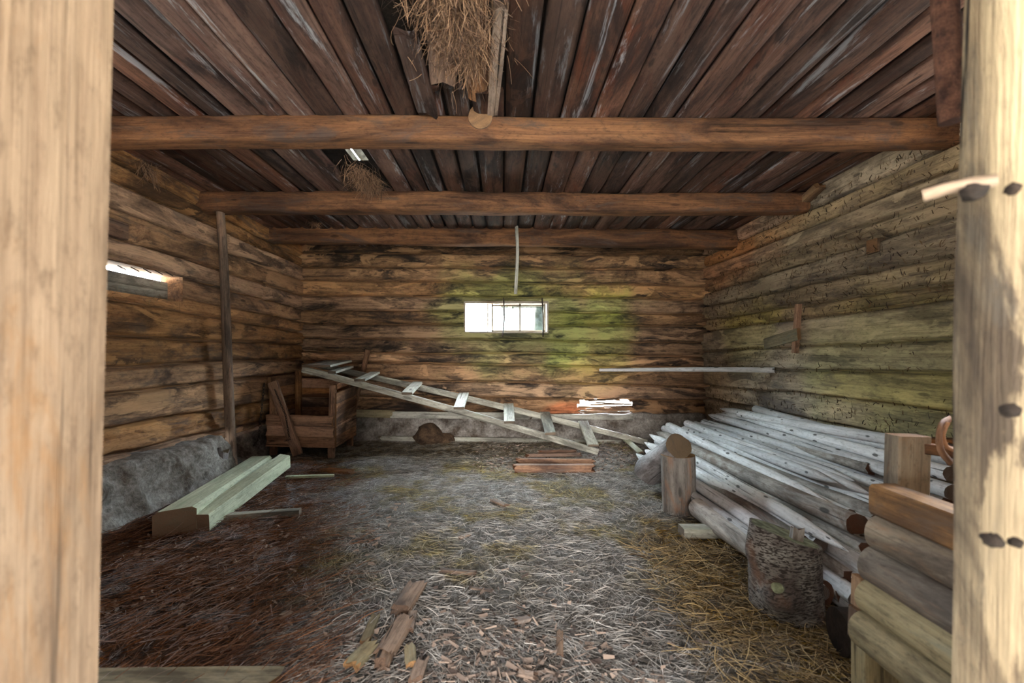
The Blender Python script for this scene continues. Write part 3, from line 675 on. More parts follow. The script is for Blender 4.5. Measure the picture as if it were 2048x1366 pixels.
# ------------------------------------------------------------------ door posts (close to the lens)
def lx(z): return -.642+.0226*z-.17
mb = MB(); sweep(mb, [(lx(-.1), .615, -.1), (lx(1.1)-.003, .615, 1.1), (lx(2.2), .615, 2.2)], .17, .09, 'box', up=(0, 1, 0), jit=.008, ch=.05, rnd=.5)
tag(mb.build('door_post', M['postL'], smooth=False), 'pale planed timber door post filling the left edge', 'door post')
def rx(z): return .780+.0170*z+.16
pr = thing('door_post', 'rough weathered yellowish door post at the right edge, with a peg', 'door post', (rx(0), .73, 0))
mb = MB(); sweep(mb, [(rx(-.1), .73, -.1), (rx(.6)+.002, .73, .6), (rx(1.2)-.004, .73, 1.2), (rx(1.7), .73, 1.7), (rx(2.2), .73, 2.2)], .16, .07, 'box', up=(0, 1, 0), jit=.035, step=.03, ch=.12, rnd=.3)
mb.build('post', M['postR'], pr, smooth=True)
a = P(1990, 362, .655); b = P(1846, 392, .70)
timber('peg', a, b, .010, .009, M['pale'], pr, kind='round', mids=[P(1920, 371, .672)], jit=.25, step=.02, n=10)
for (u, v, r) in ((1945, 385, .014), (2025, 378, .009), (2020, 820, .011), (1985, 1080, .012), (2030, 1085, .008)):
    mb = MB(); c = P(u, v, .652); rock(mb, c, r, int(u), .9); mb.build('knot', M['dark'], pr)
# rusty pipe hanging at the top of the right post
mb = MB(); A = P(1886, -60, 1.00); B = P(1905, 243, 1.00)
sweep(mb, [A, B], .024, .024, 'round', up=(0, 1, 0), jit=.02, n=18); pv = mb
tag(pv.build('rusty_pipe', M['rust']), 'rusty brown iron pipe hanging beside the top of the right door post', 'pipe')

# ------------------------------------------------------------------ poles, sticks, boards on walls
o = timber('support_pole', P(440, 418, 4.03), P(464, 945, 4.32), .047, .047, M['pole'], kind='round', up=(0, 1, 0), mids=[P(449, 560, 4.08), P(458, 800, 4.22)], taper=(.72, 1.0), jit=.08, slantB=0)
tag(o, 'tall thin peeled pole standing under the middle beam by the left wall', 'pole')
o = timber('leaning_stick', PH(692, 880, .0), P(736, 700, 5.93), .03, .035, M['crate'], kind='hewn', up=(0, 1, 0))
tag(o, 'dark stick leaning on the far wall behind the feed box', 'stick')
o = timber('horizontal_pole', P(1200, 740, 5.90), P(1550, 740, 4.47), .028, .028, M['grey'], kind='round', mids=[P(1380, 739, 5.05)], taper=(.75, 1), jit=.12)
tag(o, 'grey pole laid level across the right rear corner', 'pole')
o = timber('hanging_lath', P(1033, 452, 5.14), P(1031, 588, 5.20), .018, .010, M['greyp'], up=(0, 1, 0), jit=.1, mids=[P(1035, 510, 5.16)])
tag(o, 'narrow lath hanging from the rear beam above the small window', 'lath')
t = thing('nailed_bracket', 'two crossed pieces of board nailed to the right wall', 'bracket', P(1594, 660, 4.1))
timber('upright_piece', P(1597, 608, 4.08), P(1590, 706, 4.12), .022, .022, M['crate'], t, up=(0, 1, 0))
timber('slanted_board', P(1531, 688, 4.55), P(1598, 668, 4.02), .016, .052, M['slabg'], t, slantA=.2)
o = timber('wooden_block', P(1745, 492, 3.34)+Vector((.06, 0, 0)), P(1745, 492, 3.34)+Vector((-.005, 0, 0)), .05, .05, M['orange'], up=(0, 0, 1))
tag(o, 'small pale block of wood set in a notch of the right wall', 'block')
o = timber('bright_gap_piece', P(1612, 398, 3.98), P(1640, 372, 3.80), .04, .03, M['orange'], rag=.03)  # pale piece put where light shows through a gap by the beam
tag(o, 'pale ragged piece standing in for the bright gap at the right end of the middle beam', 'splinter')
# board closing the slot in the left wall
o = timber('shutter_board', (-2.80, 1.7, CH+.505), (-2.80, 3.735, CH+.50), .02, .082, M['greyp'], up=(0, 0, 1))
tag(o, 'weathered board closing the slot opening in the left wall', 'board')
o = timber('recess_plank', (XL-.06, 2.5, CH+.87), (XL-.06, 3.25, CH+.87), .03, .06, M['red'])
tag(o, 'dark red-brown plank in the upper notch of the left wall', 'plank')
# boards at the foot of the far wall
for (u0, v0, u1, v1, h, lb, m) in ((782, 829, 1060, 832, .042, 'pale weathered board along the top of the far concrete footing, right of the grey one', 'greyp'), (700, 826, 786, 828, .05, 'grey board end fixed low on the far wall behind the ladder', 'slabg'),
                       (1060, 833, 1262, 834, .035, 'sunlit board under the rotten hole in the far wall', 'greyp'), (760, 876, 1240, 884, .03, 'low grey board lying at the foot of the far wall', 'greyp')):
    D = 5.93 if v0 < 850 else 5.80
    o = timber('wall_board', P(u0, v0, D), P(u1, v1, D), .02, h, M[m], jit=.1, rag=.03); tag(o, lb, 'board')

o = timber('thin_lath', P(1244, 872, 5.75), PH(1282, 906, .02), .03, .010, M['green'], up=(0, 1, 0), rag=.02)
tag(o, 'pale green lath leaning against the footing left of the stake points', 'lath')
mb = MB(); c = PH(866, 868, .05); c.y = 5.80; rock(mb, (c.x, c.y, .08), .19, 12, .75); rock(mb, (c.x+.22, c.y+.02, .02), .13, 13, .7)
tag(mb.build('mud_heap', M['mudm']), 'brown heap of dried mud against the far concrete footing behind the ladder', 'mud heap')
rc = thing('rotten_log_core', 'orange-brown rotten log core with ragged splinters in the bright hole of the far wall', 'rotten log', P(1206, 818, 6.08))
timber('core', P(1140, 818, 6.10), P(1272, 816, 6.10), .03, .034, M['orange'], rc, jit=.4, rag=.03, step=.04)
for k in range(7):
    u0 = 1160+random.uniform(-8, 50); v0 = 801+k*4.2
    timber('splinter', P(u0, v0, 5.985+.006*k), P(min(1262, u0+random.uniform(50, 90)), v0+random.uniform(-3, 4), 5.985+.006*k), .012, random.uniform(.006, .014), M['orange'], rc, jit=.5, rag=.03, step=.03)
for k in range(5):
    c = P(236+k*24, 531+k*3.2, 3.10+.11*k); c.x = XL+.02
    o = timber('nail', c, c+Vector((.05, .01, -.03)), .004, .004, M['iron'], kind='round', n=6); tag(o, ['leftmost', 'second from left', 'middle', 'second from right', 'rightmost'][k]+' of the five dark bent nails above the left wall slot', 'nail', 'nails above the wall slot')
# ------------------------------------------------------------------ ladder
Fa, Fb = Vector((-2.22, 5.00, .965)), Vector((1.06, 5.0, .045)); Ra, Rb = Vector((-2.25, 5.48, 1.0)), Vector((1.78, 5.56, .04))
lad = thing('hay_ladder', 'long grey wooden ladder slanting from the feed box to the floor', 'ladder', ((Fa+Rb)/2))
for a, b in ((Fa, Fb), (Ra, Rb)):
    timber('rail', a, b, .022, .036, M['greyp'], lad, kind='hewn', jit=.10, mids=[a.lerp(b, .5)+Vector((0, 0, .02))])
for (u, ff) in ((650, 0), (680, .02), (733, .15), (823, .12), (922, .12), (1018, .11), (1096, .11), (1178, .11)):
    xx = (u-CX)/F*5.2; kf = (xx-Fa.x)/(Fb-Fa).x; kr = (xx-Ra.x)/(Rb-Ra).x
    a = Fa.lerp(Fb, kf)+Vector((0, -.05, .062)); b = Ra.lerp(Rb, kr)+Vector((0, .06, .062))
    if u == 650: timber('wide_board', a+Vector((0, .0, .02)), b+Vector((.02, .05, .03)), .16, .012, M['greyp'], lad, jit=.05)
    else: timber('rung', a, b, (.042 if u == 680 else .060), .014, M['greyp'], lad, jit=.05, rag=.01)

# ------------------------------------------------------------------ feed box
fb = thing('feed_box', 'brown wooden feed box with a low front, in the left rear corner', 'feed box', (-2.2, 5.3, 0))
x0, x1, yf, yb = -2.56, -1.86, 4.93, 5.62
def pl(name, A, B, w, h, up, m='crate', **k): return timber(name, A, B, w, h, M[m], fb, up=up, **k)
for k in range(3): pl('front_board', (x0-.02, yf, .18+.118*k), (x1+.02-.01*k, yf, .16+.118*k), .014, .057, (0, 0, 1), rag=.012)
for k in range(6): pl('back_board', (x0, yb, .18+.118*k), (x1, yb, .17+.118*k), .014, .057, (0, 0, 1))
for k in range(5):
    pl('side_board', (x1+.02, yf+.02, .17+.118*k), (x1+.02, yb, .18+.125*k), .014, .060, (0, 0, 1))
for z in (.25, .40, .70, .82): pl('side_board', (x0-.02, yf+.05, z), (x0-.02, yb, z), .014, .060, (0, 0, 1))
pl('rim', (x1+.02, yf+.02, .77), (x1+.02, yb, .82), .02, .03, (0, 0, 1))
pl('floor_board', (x0, (yf+yb)/2, .14), (x1, (yf+yb)/2, .14), .33, .012, (0, 0, 1))
for (xx, yy, zt_) in ((x0+.03, yf+.04, .78), (x1-.03, yf+.04, .79), (x0+.03, yb-.04, .93), (x1-.03, yb-.04, .9)):
    pl('corner_post', (xx, yy, -.02), (xx+.02*(1 if xx > -2.2 else 0), yy, zt_), .036, .030, (0, 1, 0), kind='hewn')
pl('brace', (x0+.06, yf-.04, .83), (x0+.36, yf-.09, .05), .05, .02, (0, 1, 0), jit=.08)
def chain(name, pts, parent, r=.016, mat='iron'):
    mb = MB(); pts = [Vector(p) for p in pts]; acc = []
    for a, b in zip(pts, pts[1:]):
        n = max(1, int((b-a).length/(r*2.0)))
        acc += [(a.lerp(b, i/n), (b-a).normalized()) for i in range(n)]
    for i, (c, d) in enumerate(acc):
        s = Vector((1, 0, 0)) if i % 2 else Vector((0, 1, 0)); s = (s-d*s.dot(d)).normalized(); n = d.cross(s)
        vs = []; fs = []
        for j in range(8):
            a = 2*math.pi*j/8; cc = c+d*(math.cos(a)*r*1.35)+s*(math.sin(a)*r*.7); od = (d*math.cos(a)+s*math.sin(a))
            for k in range(4):
                b = 2*math.pi*k/4; vs.append(cc+od*(math.cos(b)*r*.25)+n*(math.sin(b)*r*.25))
        for j in range(8):
            for k in range(4): fs.append((j*4+k, j*4+(k+1) % 4, ((j+1) % 8)*4+(k+1) % 4, ((j+1) % 8)*4+k))
        mb.add(vs, fs, vs, .5)
    return mb.build(name, M[mat], parent)
chain('chain', [(x0-.03, yf-.04, .80), (x0-.05, yf-.06, .5), (x0-.07, yf-.08, .22), (x0-.12, yf-.25, .03), (x0+.1, yf-.45, .03)], fb)
chain('chain', [(x0+.12, yf-.10, .74), (x0+.24, yf-.12, .48), (x0+.29, yf-.13, .22), (x0+.22, yf-.12, .2)], fb, .012)

# ------------------------------------------------------------------ timbers on the left
o = timber('squared_timber', PH(350, 1046, .09), PH(522, 930, .09), .098, .085, M['green'], jit=.02, slantA=-.55, ch=.22, step=.15)
tag(o, 'thick pale green squared timber with slanted end, on the floor at left', 'timber')
o = timber('squared_timber', (-1.93, 2.87, .062), (-1.99, 4.12, .16), .058, .056, M['green'], jit=.02, ch=.08, slantB=.5)
tag(o, 'slimmer pale timber with a square brown end, beside the thicker one', 'timber')
o = timber('short_plank', (-2.05, 3.06, .02), (-1.42, 3.16, .03), .03, .022, M['greyp'], jit=.05)
tag(o, 'short grey plank poking out under the two pale timbers', 'plank')
o = timber('thin_lath', PH(572, 954, .03), PH(668, 951, .03), .02, .010, M['green'])
tag(o, 'thin pale green lath lying right of the timber ends', 'lath')
o = timber('dark_plank', PH(600, 936, .01), PH(705, 944, .01), .045, .015, M['crate'], jit=.1, rag=.02)
tag(o, 'flat dark reddish plank half buried in front of the feed box', 'plank')
o = timber('rotten_post_stub', PH(432, 962, .02), P(442, 902, 4.05), .055, .045, M['barkl'], kind='hewn', up=(0, 1, 0), jit=.3, rag=.03)
tag(o, 'rotten grey stub of wood beside the foot of the tall pole', 'stub')
o = timber('threshold_board', PH(120, 1366, .02), PH(555, 1362, .02), .05, .02, M['slabg'], jit=.06, rag=.03)
tag(o, 'greenish board lying along the bottom left edge by the doorway', 'board')

# split pieces in the middle
for k, (u0, v0, u1, v1, r, rr) in enumerate(((1031, 937, 1186, 936, .038, 0), (1035, 921, 1185, 923, .026, 1), (1055, 911, 1160, 909, .018, 2), (1080, 903, 1150, 902, .016, 3))):
    o = timber('split_log', PH(u0, v0, r*.9+.012*k), PH(u1, v1, r*.9+.012*k), r*1.25, r, M['red'], kind='hewn', jit=.15, rag=.03)
    tag(o, ['thickest reddish split log, front one of the little row near the ladder foot', 'reddish split log, second from the front in the row near the ladder foot',
            'thin split piece behind the two reddish logs near the ladder foot', 'thinnest grey-brown splint at the back of the split log row'][k], 'log', 'split logs on the floor')

# ------------------------------------------------------------------ chopped logs at the edge of the pile
o = timber('chopped_log', PH(1368, 1030, 0.0)+Vector((0, .1, -.02)), PH(1366, 1030, 0)+Vector((0.0, .1, .405)), .118, .115, M['block'], kind='round', up=(0, 1, 0), jit=.07, n=28, step=.05)
tag(o, 'upright chopped log with smooth sides, standing by the stake pile', 'log')
o = timber('bark_log', P(1299, 941, 3.85), P(1357, 892, 3.22)+Vector((0, 0, .0)), .115, .110, M['barkl'], kind='round', jit=.15, n=26, step=.04, taper=(1.1, .80), slantB=.0)
tag(o, 'grey bark log leaning on the upright log, round cut end showing', 'log')
o = timber('wedge_block', PH(1362, 1062, .03), PH(1440, 1062, .03), .05, .03, M['greyp'], jit=.06)
tag(o, 'small block of wood on the floor below the upright log', 'block')
# big stump
base = PH(1610, 1243, .0); st = thing('tree_stump', 'big upright stump with scaly grey bark in front of the stake pile', 'stump', base)
mb = MB(); seg = 44; ringsN = 22; vs = []; gs = []
Hh = .342; tilt = Vector((-.02, .0, 0)); R0 = .142
for i in range(ringsN+1):
    t = i/ringsN
    for j in range(seg):
        a = 2*math.pi*j/seg; r = R0*(1+.10*mnoise.noise(Vector((math.cos(a)*1.2, math.sin(a)*1.2, t*1.3)))+.035*mnoise.noise(Vector((math.cos(a)*5, math.sin(a)*5, t*9))))
        r *= 1.0+.05*(1-t)
        r += .07*math.exp(-(((a-math.radians(228))/.36)**2+((t-.30)/.16)**2))        # burl with the broken branch
        r += .03*math.exp(-(((a-math.radians(180))/.35)**2+((t-.72)/.2)**2))
        zz = t*Hh*(1-(.13*math.cos(a)*t))
        vs.append(base+Vector((math.cos(a)*r+tilt.x*t, math.sin(a)*r+.12, zz-.01))); gs.append((zz+5, math.cos(a)*r, math.sin(a)*r))
fs = [(i*seg+j, i*seg+(j+1) % seg, (i+1)*seg+(j+1) % seg, (i+1)*seg+j) for i in range(ringsN) for j in range(seg)]
mb.add(vs, fs, gs, .4, 0.0)
top = vs[-seg:]; c = sum(top, Vector())/seg
ins = [c+(p-c)*.93 for p in top]
mb.add(list(top)+ins, [(j, (j+1) % seg, seg+(j+1) % seg, seg+j) for j in range(seg)], [(9, p.x*4, p.y*4) for p in list(top)+ins], .4, 0.0)
mb.add(ins+[c], [(j, (j+1) % seg, seg) for j in range(seg)], [(9, p.x-c.x, p.y-c.y) for p in ins+[c]], .4, 1.0)
mb.build('trunk', M['bark'], st)
kd = Vector((math.cos(math.radians(228)), math.sin(math.radians(228)), 0))
kc = base+kd*.172+Vector((0, .12, .135))
timber('branch_stub', kc-kd*.03, kc+kd*.045+Vector((0, 0, .03)), .024, .022, M['bark'], st, kind='round', jit=.2, step=.02, n=14)
o = timber('bark_piece', P(1588, 1092, 1.98), P(1593, 1056, 2.0), .022, .016, M['greyb'], jit=.3, up=(0, 1, 0), rag=.01, step=.02)
tag(o, 'dark splinter of wood standing behind the stump top', 'splinter')

# ------------------------------------------------------------------ pile of stakes on the right
def stake(A, B, r, tipA, tipB, brown=False, label='', tp=(1, 1), bend=.012):
    m = A.lerp(B, .5)+Vector((random.uniform(-bend, bend), 0, random.uniform(-bend, bend)))
    o = timber('fence_stake', A, B, r, r*.94, M['greyb'] if brown else M['grey'], kind='round', jit=.12, n=12, step=.16, mids=[m], tipA=tipA, tipB=tipB, rag=.02 if brown else .004, taper=tp)
    return tag(o, label, 'stake', 'weathered stakes piled along the right wall')
# far end (pixel, height), near end (pixel, height), radius, tips, brown
ST = [
 ((1512, 818, .565), (1792, 893, .54), .040, 0, 0, 0, 'grey stake closest to the right wall, round end at its far tip'),
 ((1440, 817, .485), (1905, 921, .54), .043, .45, 0, 0, 'sharpened stake whose point reaches highest in the rear corner'),
 ((1445, 825, .445), (1902, 948, .50), .044, .4, 0, 0, 'sharpened stake just left of the highest point in the rear corner'),
 ((1432, 827, .42), (1786, 921, .44), .040, .4, 0, 0, 'short sharpened stake, second point left of the highest one'),
 ((1416, 829, .40), (1905, 985, .42), .044, .4, 0, 0, 'sharpened stake with the leftmost point of the rear corner bunch'),
 ((1428, 840, .33), (1745, 938, .41), .040, 0, 0, 1, 'darker stake with a pale broken end beside the low rail post'),
 ((1409, 846, .34), (1782, 958, .36), .046, 0, 0, 0, 'thick stake with rounded far end, rightmost of three such ends'),
 ((1405, 852, .28), (1708, 962, .37), .038, 0, .3, 0, 'stake with sharpened near end, upper of the points in mid pile'),
 ((1392, 849, .30), (1780, 981, .33), .042, 0, 0, 0, 'plain grey stake between the first and second rounded far ends'),
 ((1375, 847, .33), (1740, 988, .36), .045, 0, .35, 0, 'stake with rounded far end, the middle of three such ends'),
 ((1372, 858, .26), (1676, 967, .37), .036, 0, .3, 0, 'slim stake ending in a point left of the upper mid-pile point'),
 ((1362, 856, .27), (1760, 1012, .31), .043, .2, 0, 0, 'smooth pale stake running to the orange rail, below the mid points'),
 ((1338, 851, .33), (1657, 1006, .33), .042, 0, .4, 0, 'stake with leftmost rounded far end and dark sharpened near end'),
 ((1345, 864, .25), (1764, 1034, .30), .047, 0, 0, 1, 'stout stake with rough brown near end touching the orange rail'),
 ((1329, 857, .29), (1758, 1060, .26), .040, 0, 0, 0, 'pale stake passing just under the rough brown ended one'),
 ((1326, 852, .30), (1700, 1032, .29), .038, .3, 0, 0, 'slim stake with a tiny sharp tip behind the rounded left end'),
 ((1313, 864, .26), (1712, 1050, .30), .056, .4, 0, 1, 'thickest stake, with a dark brown rotten round end facing out'),
 ((1321, 872, .20), (1738, 1104, .22), .043, .2, 0, 1, 'stake with split brown end just left of the bark slab rail'),
 ((1299, 869, .24), (1697, 1103, .26), .040, .45, .45, 0, 'stake sharpened at both ends, near point right of the stump top'),
 ((1308, 882, .17), (1736, 1136, .18), .042, .3, 0, 0, 'stake under the double-pointed one, running behind the stall rails'),
 ((1288, 884, .20), (1640, 1090, .20), .042, .4, 0, 0, 'pale stake with far point just behind the leaning bark log'),
 ((1305, 896, .13), (1600, 1082, .21), .038, .2, 0, 1, 'reddish-brown ended stake reaching to behind the stump top'),
 ((1290, 900, .13), (1560, 1080, .17), .044, .3, 0, 0, 'stake passing behind the upright log towards the stump'),
 ((1272, 907, .13), (1545, 1102, .13), .040, .35, 0, 0, 'low stake with its point left of the leaning bark log'),
 ((1385, 965, .09), (1640, 1185, .10), .040, 0, 0, 0, 'low grey stake under the edge of the pile by the long log'),
 ((1420, 925, .16), (1735, 1165, .13), .043, 0, 0, 0, 'dark stake low in the pile seen right of the stump'),
 ((1440, 960, .10), (1700, 1160, .12), .040, 0, 0, 1, 'brown broken stake low in the pile beside the stump'),
 ((1450, 985, .07), (1716, 1200, .09), .040, 0, 0, 0, 'pale green stake low in the pile, right of the stump'),
 ((1470, 1030, .05), (1690, 1193, .06), .044, 0, 0, 1, 'short brown end of a stake near the floor by the stump'),
 ((1490, 1060, .04), (1722, 1225, .04), .038, 0, 0, 0, 'lowest dark stake on the floor right of the stump'),
 ((1520, 862, .37), (1900, 1005, .33), .046, 0, 0, 1, 'dark stake lying in the gap behind the upright rail post'),
 ((1500, 890, .24), (1895, 1050, .26), .046, 0, 0, 1, 'dark brown stake deep in the pile behind the orange rail'),
 ((1480, 828, .50), (1899, 900, .60), .040, 0, 0, 0, 'grey stake second from the right wall, ending behind the twisted strap'),
 ((1440, 880, .24), (1800, 1010, .30), .040, 0, 0, 0, 'grey stake filling the pile under the mid points'),
 ((1400, 890, .20), (1760, 1060, .22), .040, 0, 0, 0, 'grey stake deep in the left middle of the pile'),
 ((1370, 895, .16), (1740, 1090, .18), .040, 0, 0, 0, 'grey stake deep in the pile behind the upright log'),
 ((1340, 905, .12), (1700, 1120, .14), .040, 0, 0, 0, 'grey stake low in the pile above the long log'),
]
for (a, b, r, ta, tb, br, lb) in ST: stake(PH(*a), PH(*b), r, ta, tb, br, lb)
o = timber('long_log', PH(1396, 1016, .09), PH(1640, 1190, .08), .068, .066, M['greyb'], kind='round', jit=.12, n=18, mids=[PH(1500, 1090, .08)])
tag(o, 'thick grey-brown log on the floor from the upright log to the stump', 'log')
# log butt in shade below rails
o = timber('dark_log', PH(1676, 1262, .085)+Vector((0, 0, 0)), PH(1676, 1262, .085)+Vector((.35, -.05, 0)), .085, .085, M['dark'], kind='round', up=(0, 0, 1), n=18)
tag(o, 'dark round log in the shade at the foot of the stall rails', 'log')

# ------------------------------------------------------------------ stall partition at the right
sp = thing('stall_partition', 'stall partition of stacked rails and slabs at the lower right', 'partition', P(1780, 1366, 1.45))
def rail(u, v0, v1, D, m, kind, name, lb=None, x_add=0, w=.05):
    z0 = CH-(v0-CY)/F*D; z1 = CH-(v1-CY)/F*D; hh = (z0-z1)/2; zc = (z0+z1)/2; x = (u-CX)/F*D+w*.3
    a = (x, D, zc); b = (x+.01, .84, zc-.012)
    if kind == 'half': o = timber(name, b, a, w, hh, M[m], sp, kind='half', up=(0, 0, 1), jit=.04, smooth=True)
    else: o = timber(name, a, b, w, hh, M[m], sp, kind='box', up=(0, 0, 1), ch=.2, jit=.03)
    if lb: o['label'] = lb
    return o
rail(1757, 967, 1028, 1.55, 'orange', 'box', 'rail', 'orange-brown squared rail')
rail(1748, 1030, 1098, 1.53, 'slab', 'half', 'slab_rail', 'grey round bark slab')
rail(1735, 1092, 1165, 1.51, 'slab', 'half', 'slab_rail', 'brown round slab with worm tracks')
rail(1729, 1157, 1225, 1.50, 'slabg', 'half', 'slab_rail', 'greenish-grey slab')
rail(1716, 1220, 1292, 1.49, 'slabg', 'half', 'slab_rail', 'lowest greenish-grey slab')
D = 1.62
timber('post', P(1815, 870, D)+Vector((0, 0, .0)), P(1800, 1440, D), .058, .035, M['slab'], sp, up=(0, 1, 0), jit=.03)
timber('post', P(1757, 1270, 1.50), P(1760, 1440, 1.50), .07, .035, M['slabg'], sp, up=(0, 1, 0), jit=.05)
timber('top_rail', P(1786, 888, 1.66), P(1960, 912, 1.5), .018, .018, M['crate'], sp, jit=.1)
for (v0, v1, u) in ((1152, 1212, 1718), (1215, 1275, 1712)):
    timber('end_cleat', P(u, v0, 1.55), P(u-2, v1, 1.55), .012, .02, M['orange'], sp, up=(0, 1, 0))
# twisted strap and iron near the right post
mb = MB()
sweep(mb, [P(1900, 838, 1.55), P(1882, 850, 1.5), P(1878, 880, 1.48), P(1884, 905, 1.48), P(1902, 926, 1.5)], .012, .005, 'round', up=(0, 1, 0), jit=.2, n=8, step=.02)
sweep(mb, [P(1896, 845, 1.5), P(1886, 870, 1.5), P(1893, 893, 1.5), P(1905, 900, 1.52)], .008, .005, 'round', up=(0, 1, 0), jit=.2, n=8, step=.02)
tag(mb.build('twisted_strap', M['crate']), 'dark twisted leather strap hanging by the right door post', 'strap')
o = timber('dark_board', P(1848, 882, 2.62), P(1960, 886, 2.55), .05, .018, M['crate'], slantA=.4)
tag(o, 'dark board lying across the stakes behind the twisted strap', 'board')

# ------------------------------------------------------------------ ceiling debris
mb = MB(); y0 = 2.56
sweep(mb, [(-.132, 2.675, CH+1.405), (-.132, 2.90, CH+1.42)], .072, .072, 'round', up=(0, 0, 1), n=22, jit=.05)
tag(mb.build('log_stub', M['slab']), 'round cut log end resting on top of the nearest beam', 'log')
o = timber('broken_board', P(884, 60, 2.05), P(886, 163, 2.36), .068, .014, M['red'], rag=.03, jit=.1)
tag(o, 'rotten red-brown board end hanging under the hay in the ceiling', 'board')
o = timber('broken_board', (-.43, 2.0, ZC-.005), (-.44, 2.66, ZC-.015), .055, .014, M['ceil'], rag=.05, jit=.15)
tag(o, 'half rotten ceiling board with pale streak left of the hay', 'board')
o = timber('loft_log', (-.13, 1.2, ZC+.06), (-.14, 2.55, ZC+.05), .07, .05, M['crate'], kind='round'); tag(o, 'dark log in the loft showing through the hanging hay', 'log')
for (u0, v0, u1, v1, w) in ((1000, 0, 985, 240, .035),):
    o = timber('split_strip', P(1003, 5, 1.83), P(985, 228, 2.68), .03, .012, M['rot'], jit=.2, rag=.03); tag(o, 'crumbling brown strip of wood right of the hanging hay', 'board')

# ------------------------------------------------------------------ rotten wood pieces on the floor
RW = [((835, 1170), (800, 1222), .042, 'brown broken piece of rotten wood, highest of the row'), ((812, 1238), (768, 1308), .036, 'pinkish rotten piece below the brown one'),
      ((795, 1258), (762, 1330), .030, 'cracked pale piece at the lower end of the rotten row'), ((752, 1232), (730, 1284), .020, 'grey-green rotten stick left of the rotten row'),
      ((826, 1226), (818, 1262), .020, 'short orange-brown chunk right of the rotten row'), ((845, 1322), (832, 1362), .022, 'pale rotten splint at the bottom edge'),
      ((880, 1140), (952, 1146), .018, 'light tan torn splinter lying crosswise on grey hay'), ((938, 1175), (985, 1181), .010, 'narrow light splinter just below the tan one'),
      ((985, 1000), (1012, 1012), .024, 'curled brown bark piece in the middle of the floor'), ((820, 1292), (822, 1330), .020, 'dark grey flat piece right of the cracked pale one'),
      ((1030, 1242), (1060, 1236), .018, 'tan chip in the lower middle of the floor'), ((1120, 1262), (1120, 1310), .012, 'thin reddish splinter at lower middle right'),
      ((1035, 1345), (1070, 1352), .015, 'light orange chip near the bottom centre'), ((918, 1076), (940, 1068), .014, 'thin reddish flake above the tan splinter'),
      ((560, 1232), (588, 1226), .022, 'pale flat flake on the dark litter left of the rotten row'), ((745, 1290), (705, 1330), .03, 'dark board half buried left of the rotten row')]
for i, (a, b, w, lb) in enumerate(RW):
    o = timber('rotten_wood', PH(a[0], a[1], w*.45+.01), PH(b[0], b[1], w*.45+.01), w, w*.45, M['rot'] if i not in (3, 9, 15) else M['slabg'], kind='hewn', jit=.35, rag=w*.7, step=.025, ch=.3)
    tag(o, lb, 'wood piece', 'rotten wood pieces on the floor')

# ------------------------------------------------------------------ straw, hay and chips
def strands(name, base, direc, length, width, rnd, mat, droop=None, seg=3):
    """ribbons: base (n,3), direc (n,3) unit, length (n), width (n)"""
    n = len(base); side = np.cross(direc, rng.normal(size=(n, 3))); side /= np.linalg.norm(side, axis=1, keepdims=True)+1e-9
    bendv = rng.normal(size=(n, 3))*.18; 
    V = np.zeros((n, (seg+1)*2, 3))
    for k in range(seg+1):
        t = k/seg; p = base+direc*(length*t)[:, None]+bendv*(length*(t*(1-t)))[:, None]
        if droop is not None: p = p+droop*(t*t)
        w = width[:, None]*(1-.4*t)
        V[:, 2*k] = p-side*w; V[:, 2*k+1] = p+side*w
    m = (seg+1)*2; b = (np.arange(n)*m)[:, None]
    Fq = np.concatenate([b+np.array([[2*k, 2*k+1, 2*k+3, 2*k+2]]) for k in range(seg)], 0)
    me = bpy.data.meshes.new(name); nv = n*m; nf = len(Fq)
    me.vertices.add(nv); me.vertices.foreach_set('co', V.reshape(-1).astype(np.float32))
    me.loops.add(nf*4); me.loops.foreach_set('vertex_index', Fq.reshape(-1).astype(np.int32))
    me.polygons.add(nf); me.polygons.foreach_set('loop_start', (np.arange(nf)*4).astype(np.int32)); me.polygons.foreach_set('loop_total', np.full(nf, 4, np.int32))
    a = me.attributes.new('rnd', 'FLOAT', 'POINT'); a.data.foreach_set('value', np.repeat(rnd, m).astype(np.float32))
    me.materials.append(mat); me.update(calc_edges=True); me.validate()
    o = bpy.data.objects.new(name, me); COL.objects.link(o); return o
def floor_pts(n, x0, x1, y0, y1, near=1.0):
    y = y0+(y1-y0)*rng.random(n)**near; lim = 1.25*y+.1
    x = rng.uniform(-1, 1, n)*np.minimum(lim, 2.7); x = np.clip(x, x0, x1)
    return x, y
n = 95000
x, y = floor_pts(n, -2.66, 2.7, 1.2, 5.95, 1.5)
keep = (x > -2.4+.1*rng.random(n)) & (x < 2.65); x, y = x[keep], y[keep]; n = len(x)
th = math.pi*2*(.5+.9*fbm(x*.9+4, y*.9, 31, 2))+rng.normal(size=n)*.75
d = np.stack([np.cos(th), np.sin(th)*.9, rng.normal(size=n)*.12+.03], 1); d /= np.linalg.norm(d, axis=1, keepdims=True)
b = np.stack([x, y, fh(x, y)+.004+.012*rng.random(n)], 1)
o = strands('floor_straw', b, d, rng.uniform(.03, .11, n), rng.uniform(.0006, .0016, n), rng.random(n), M['straw'])
tag(o, 'matted grey, yellow and brown straw covering the barn floor', 'straw', kind='stuff')
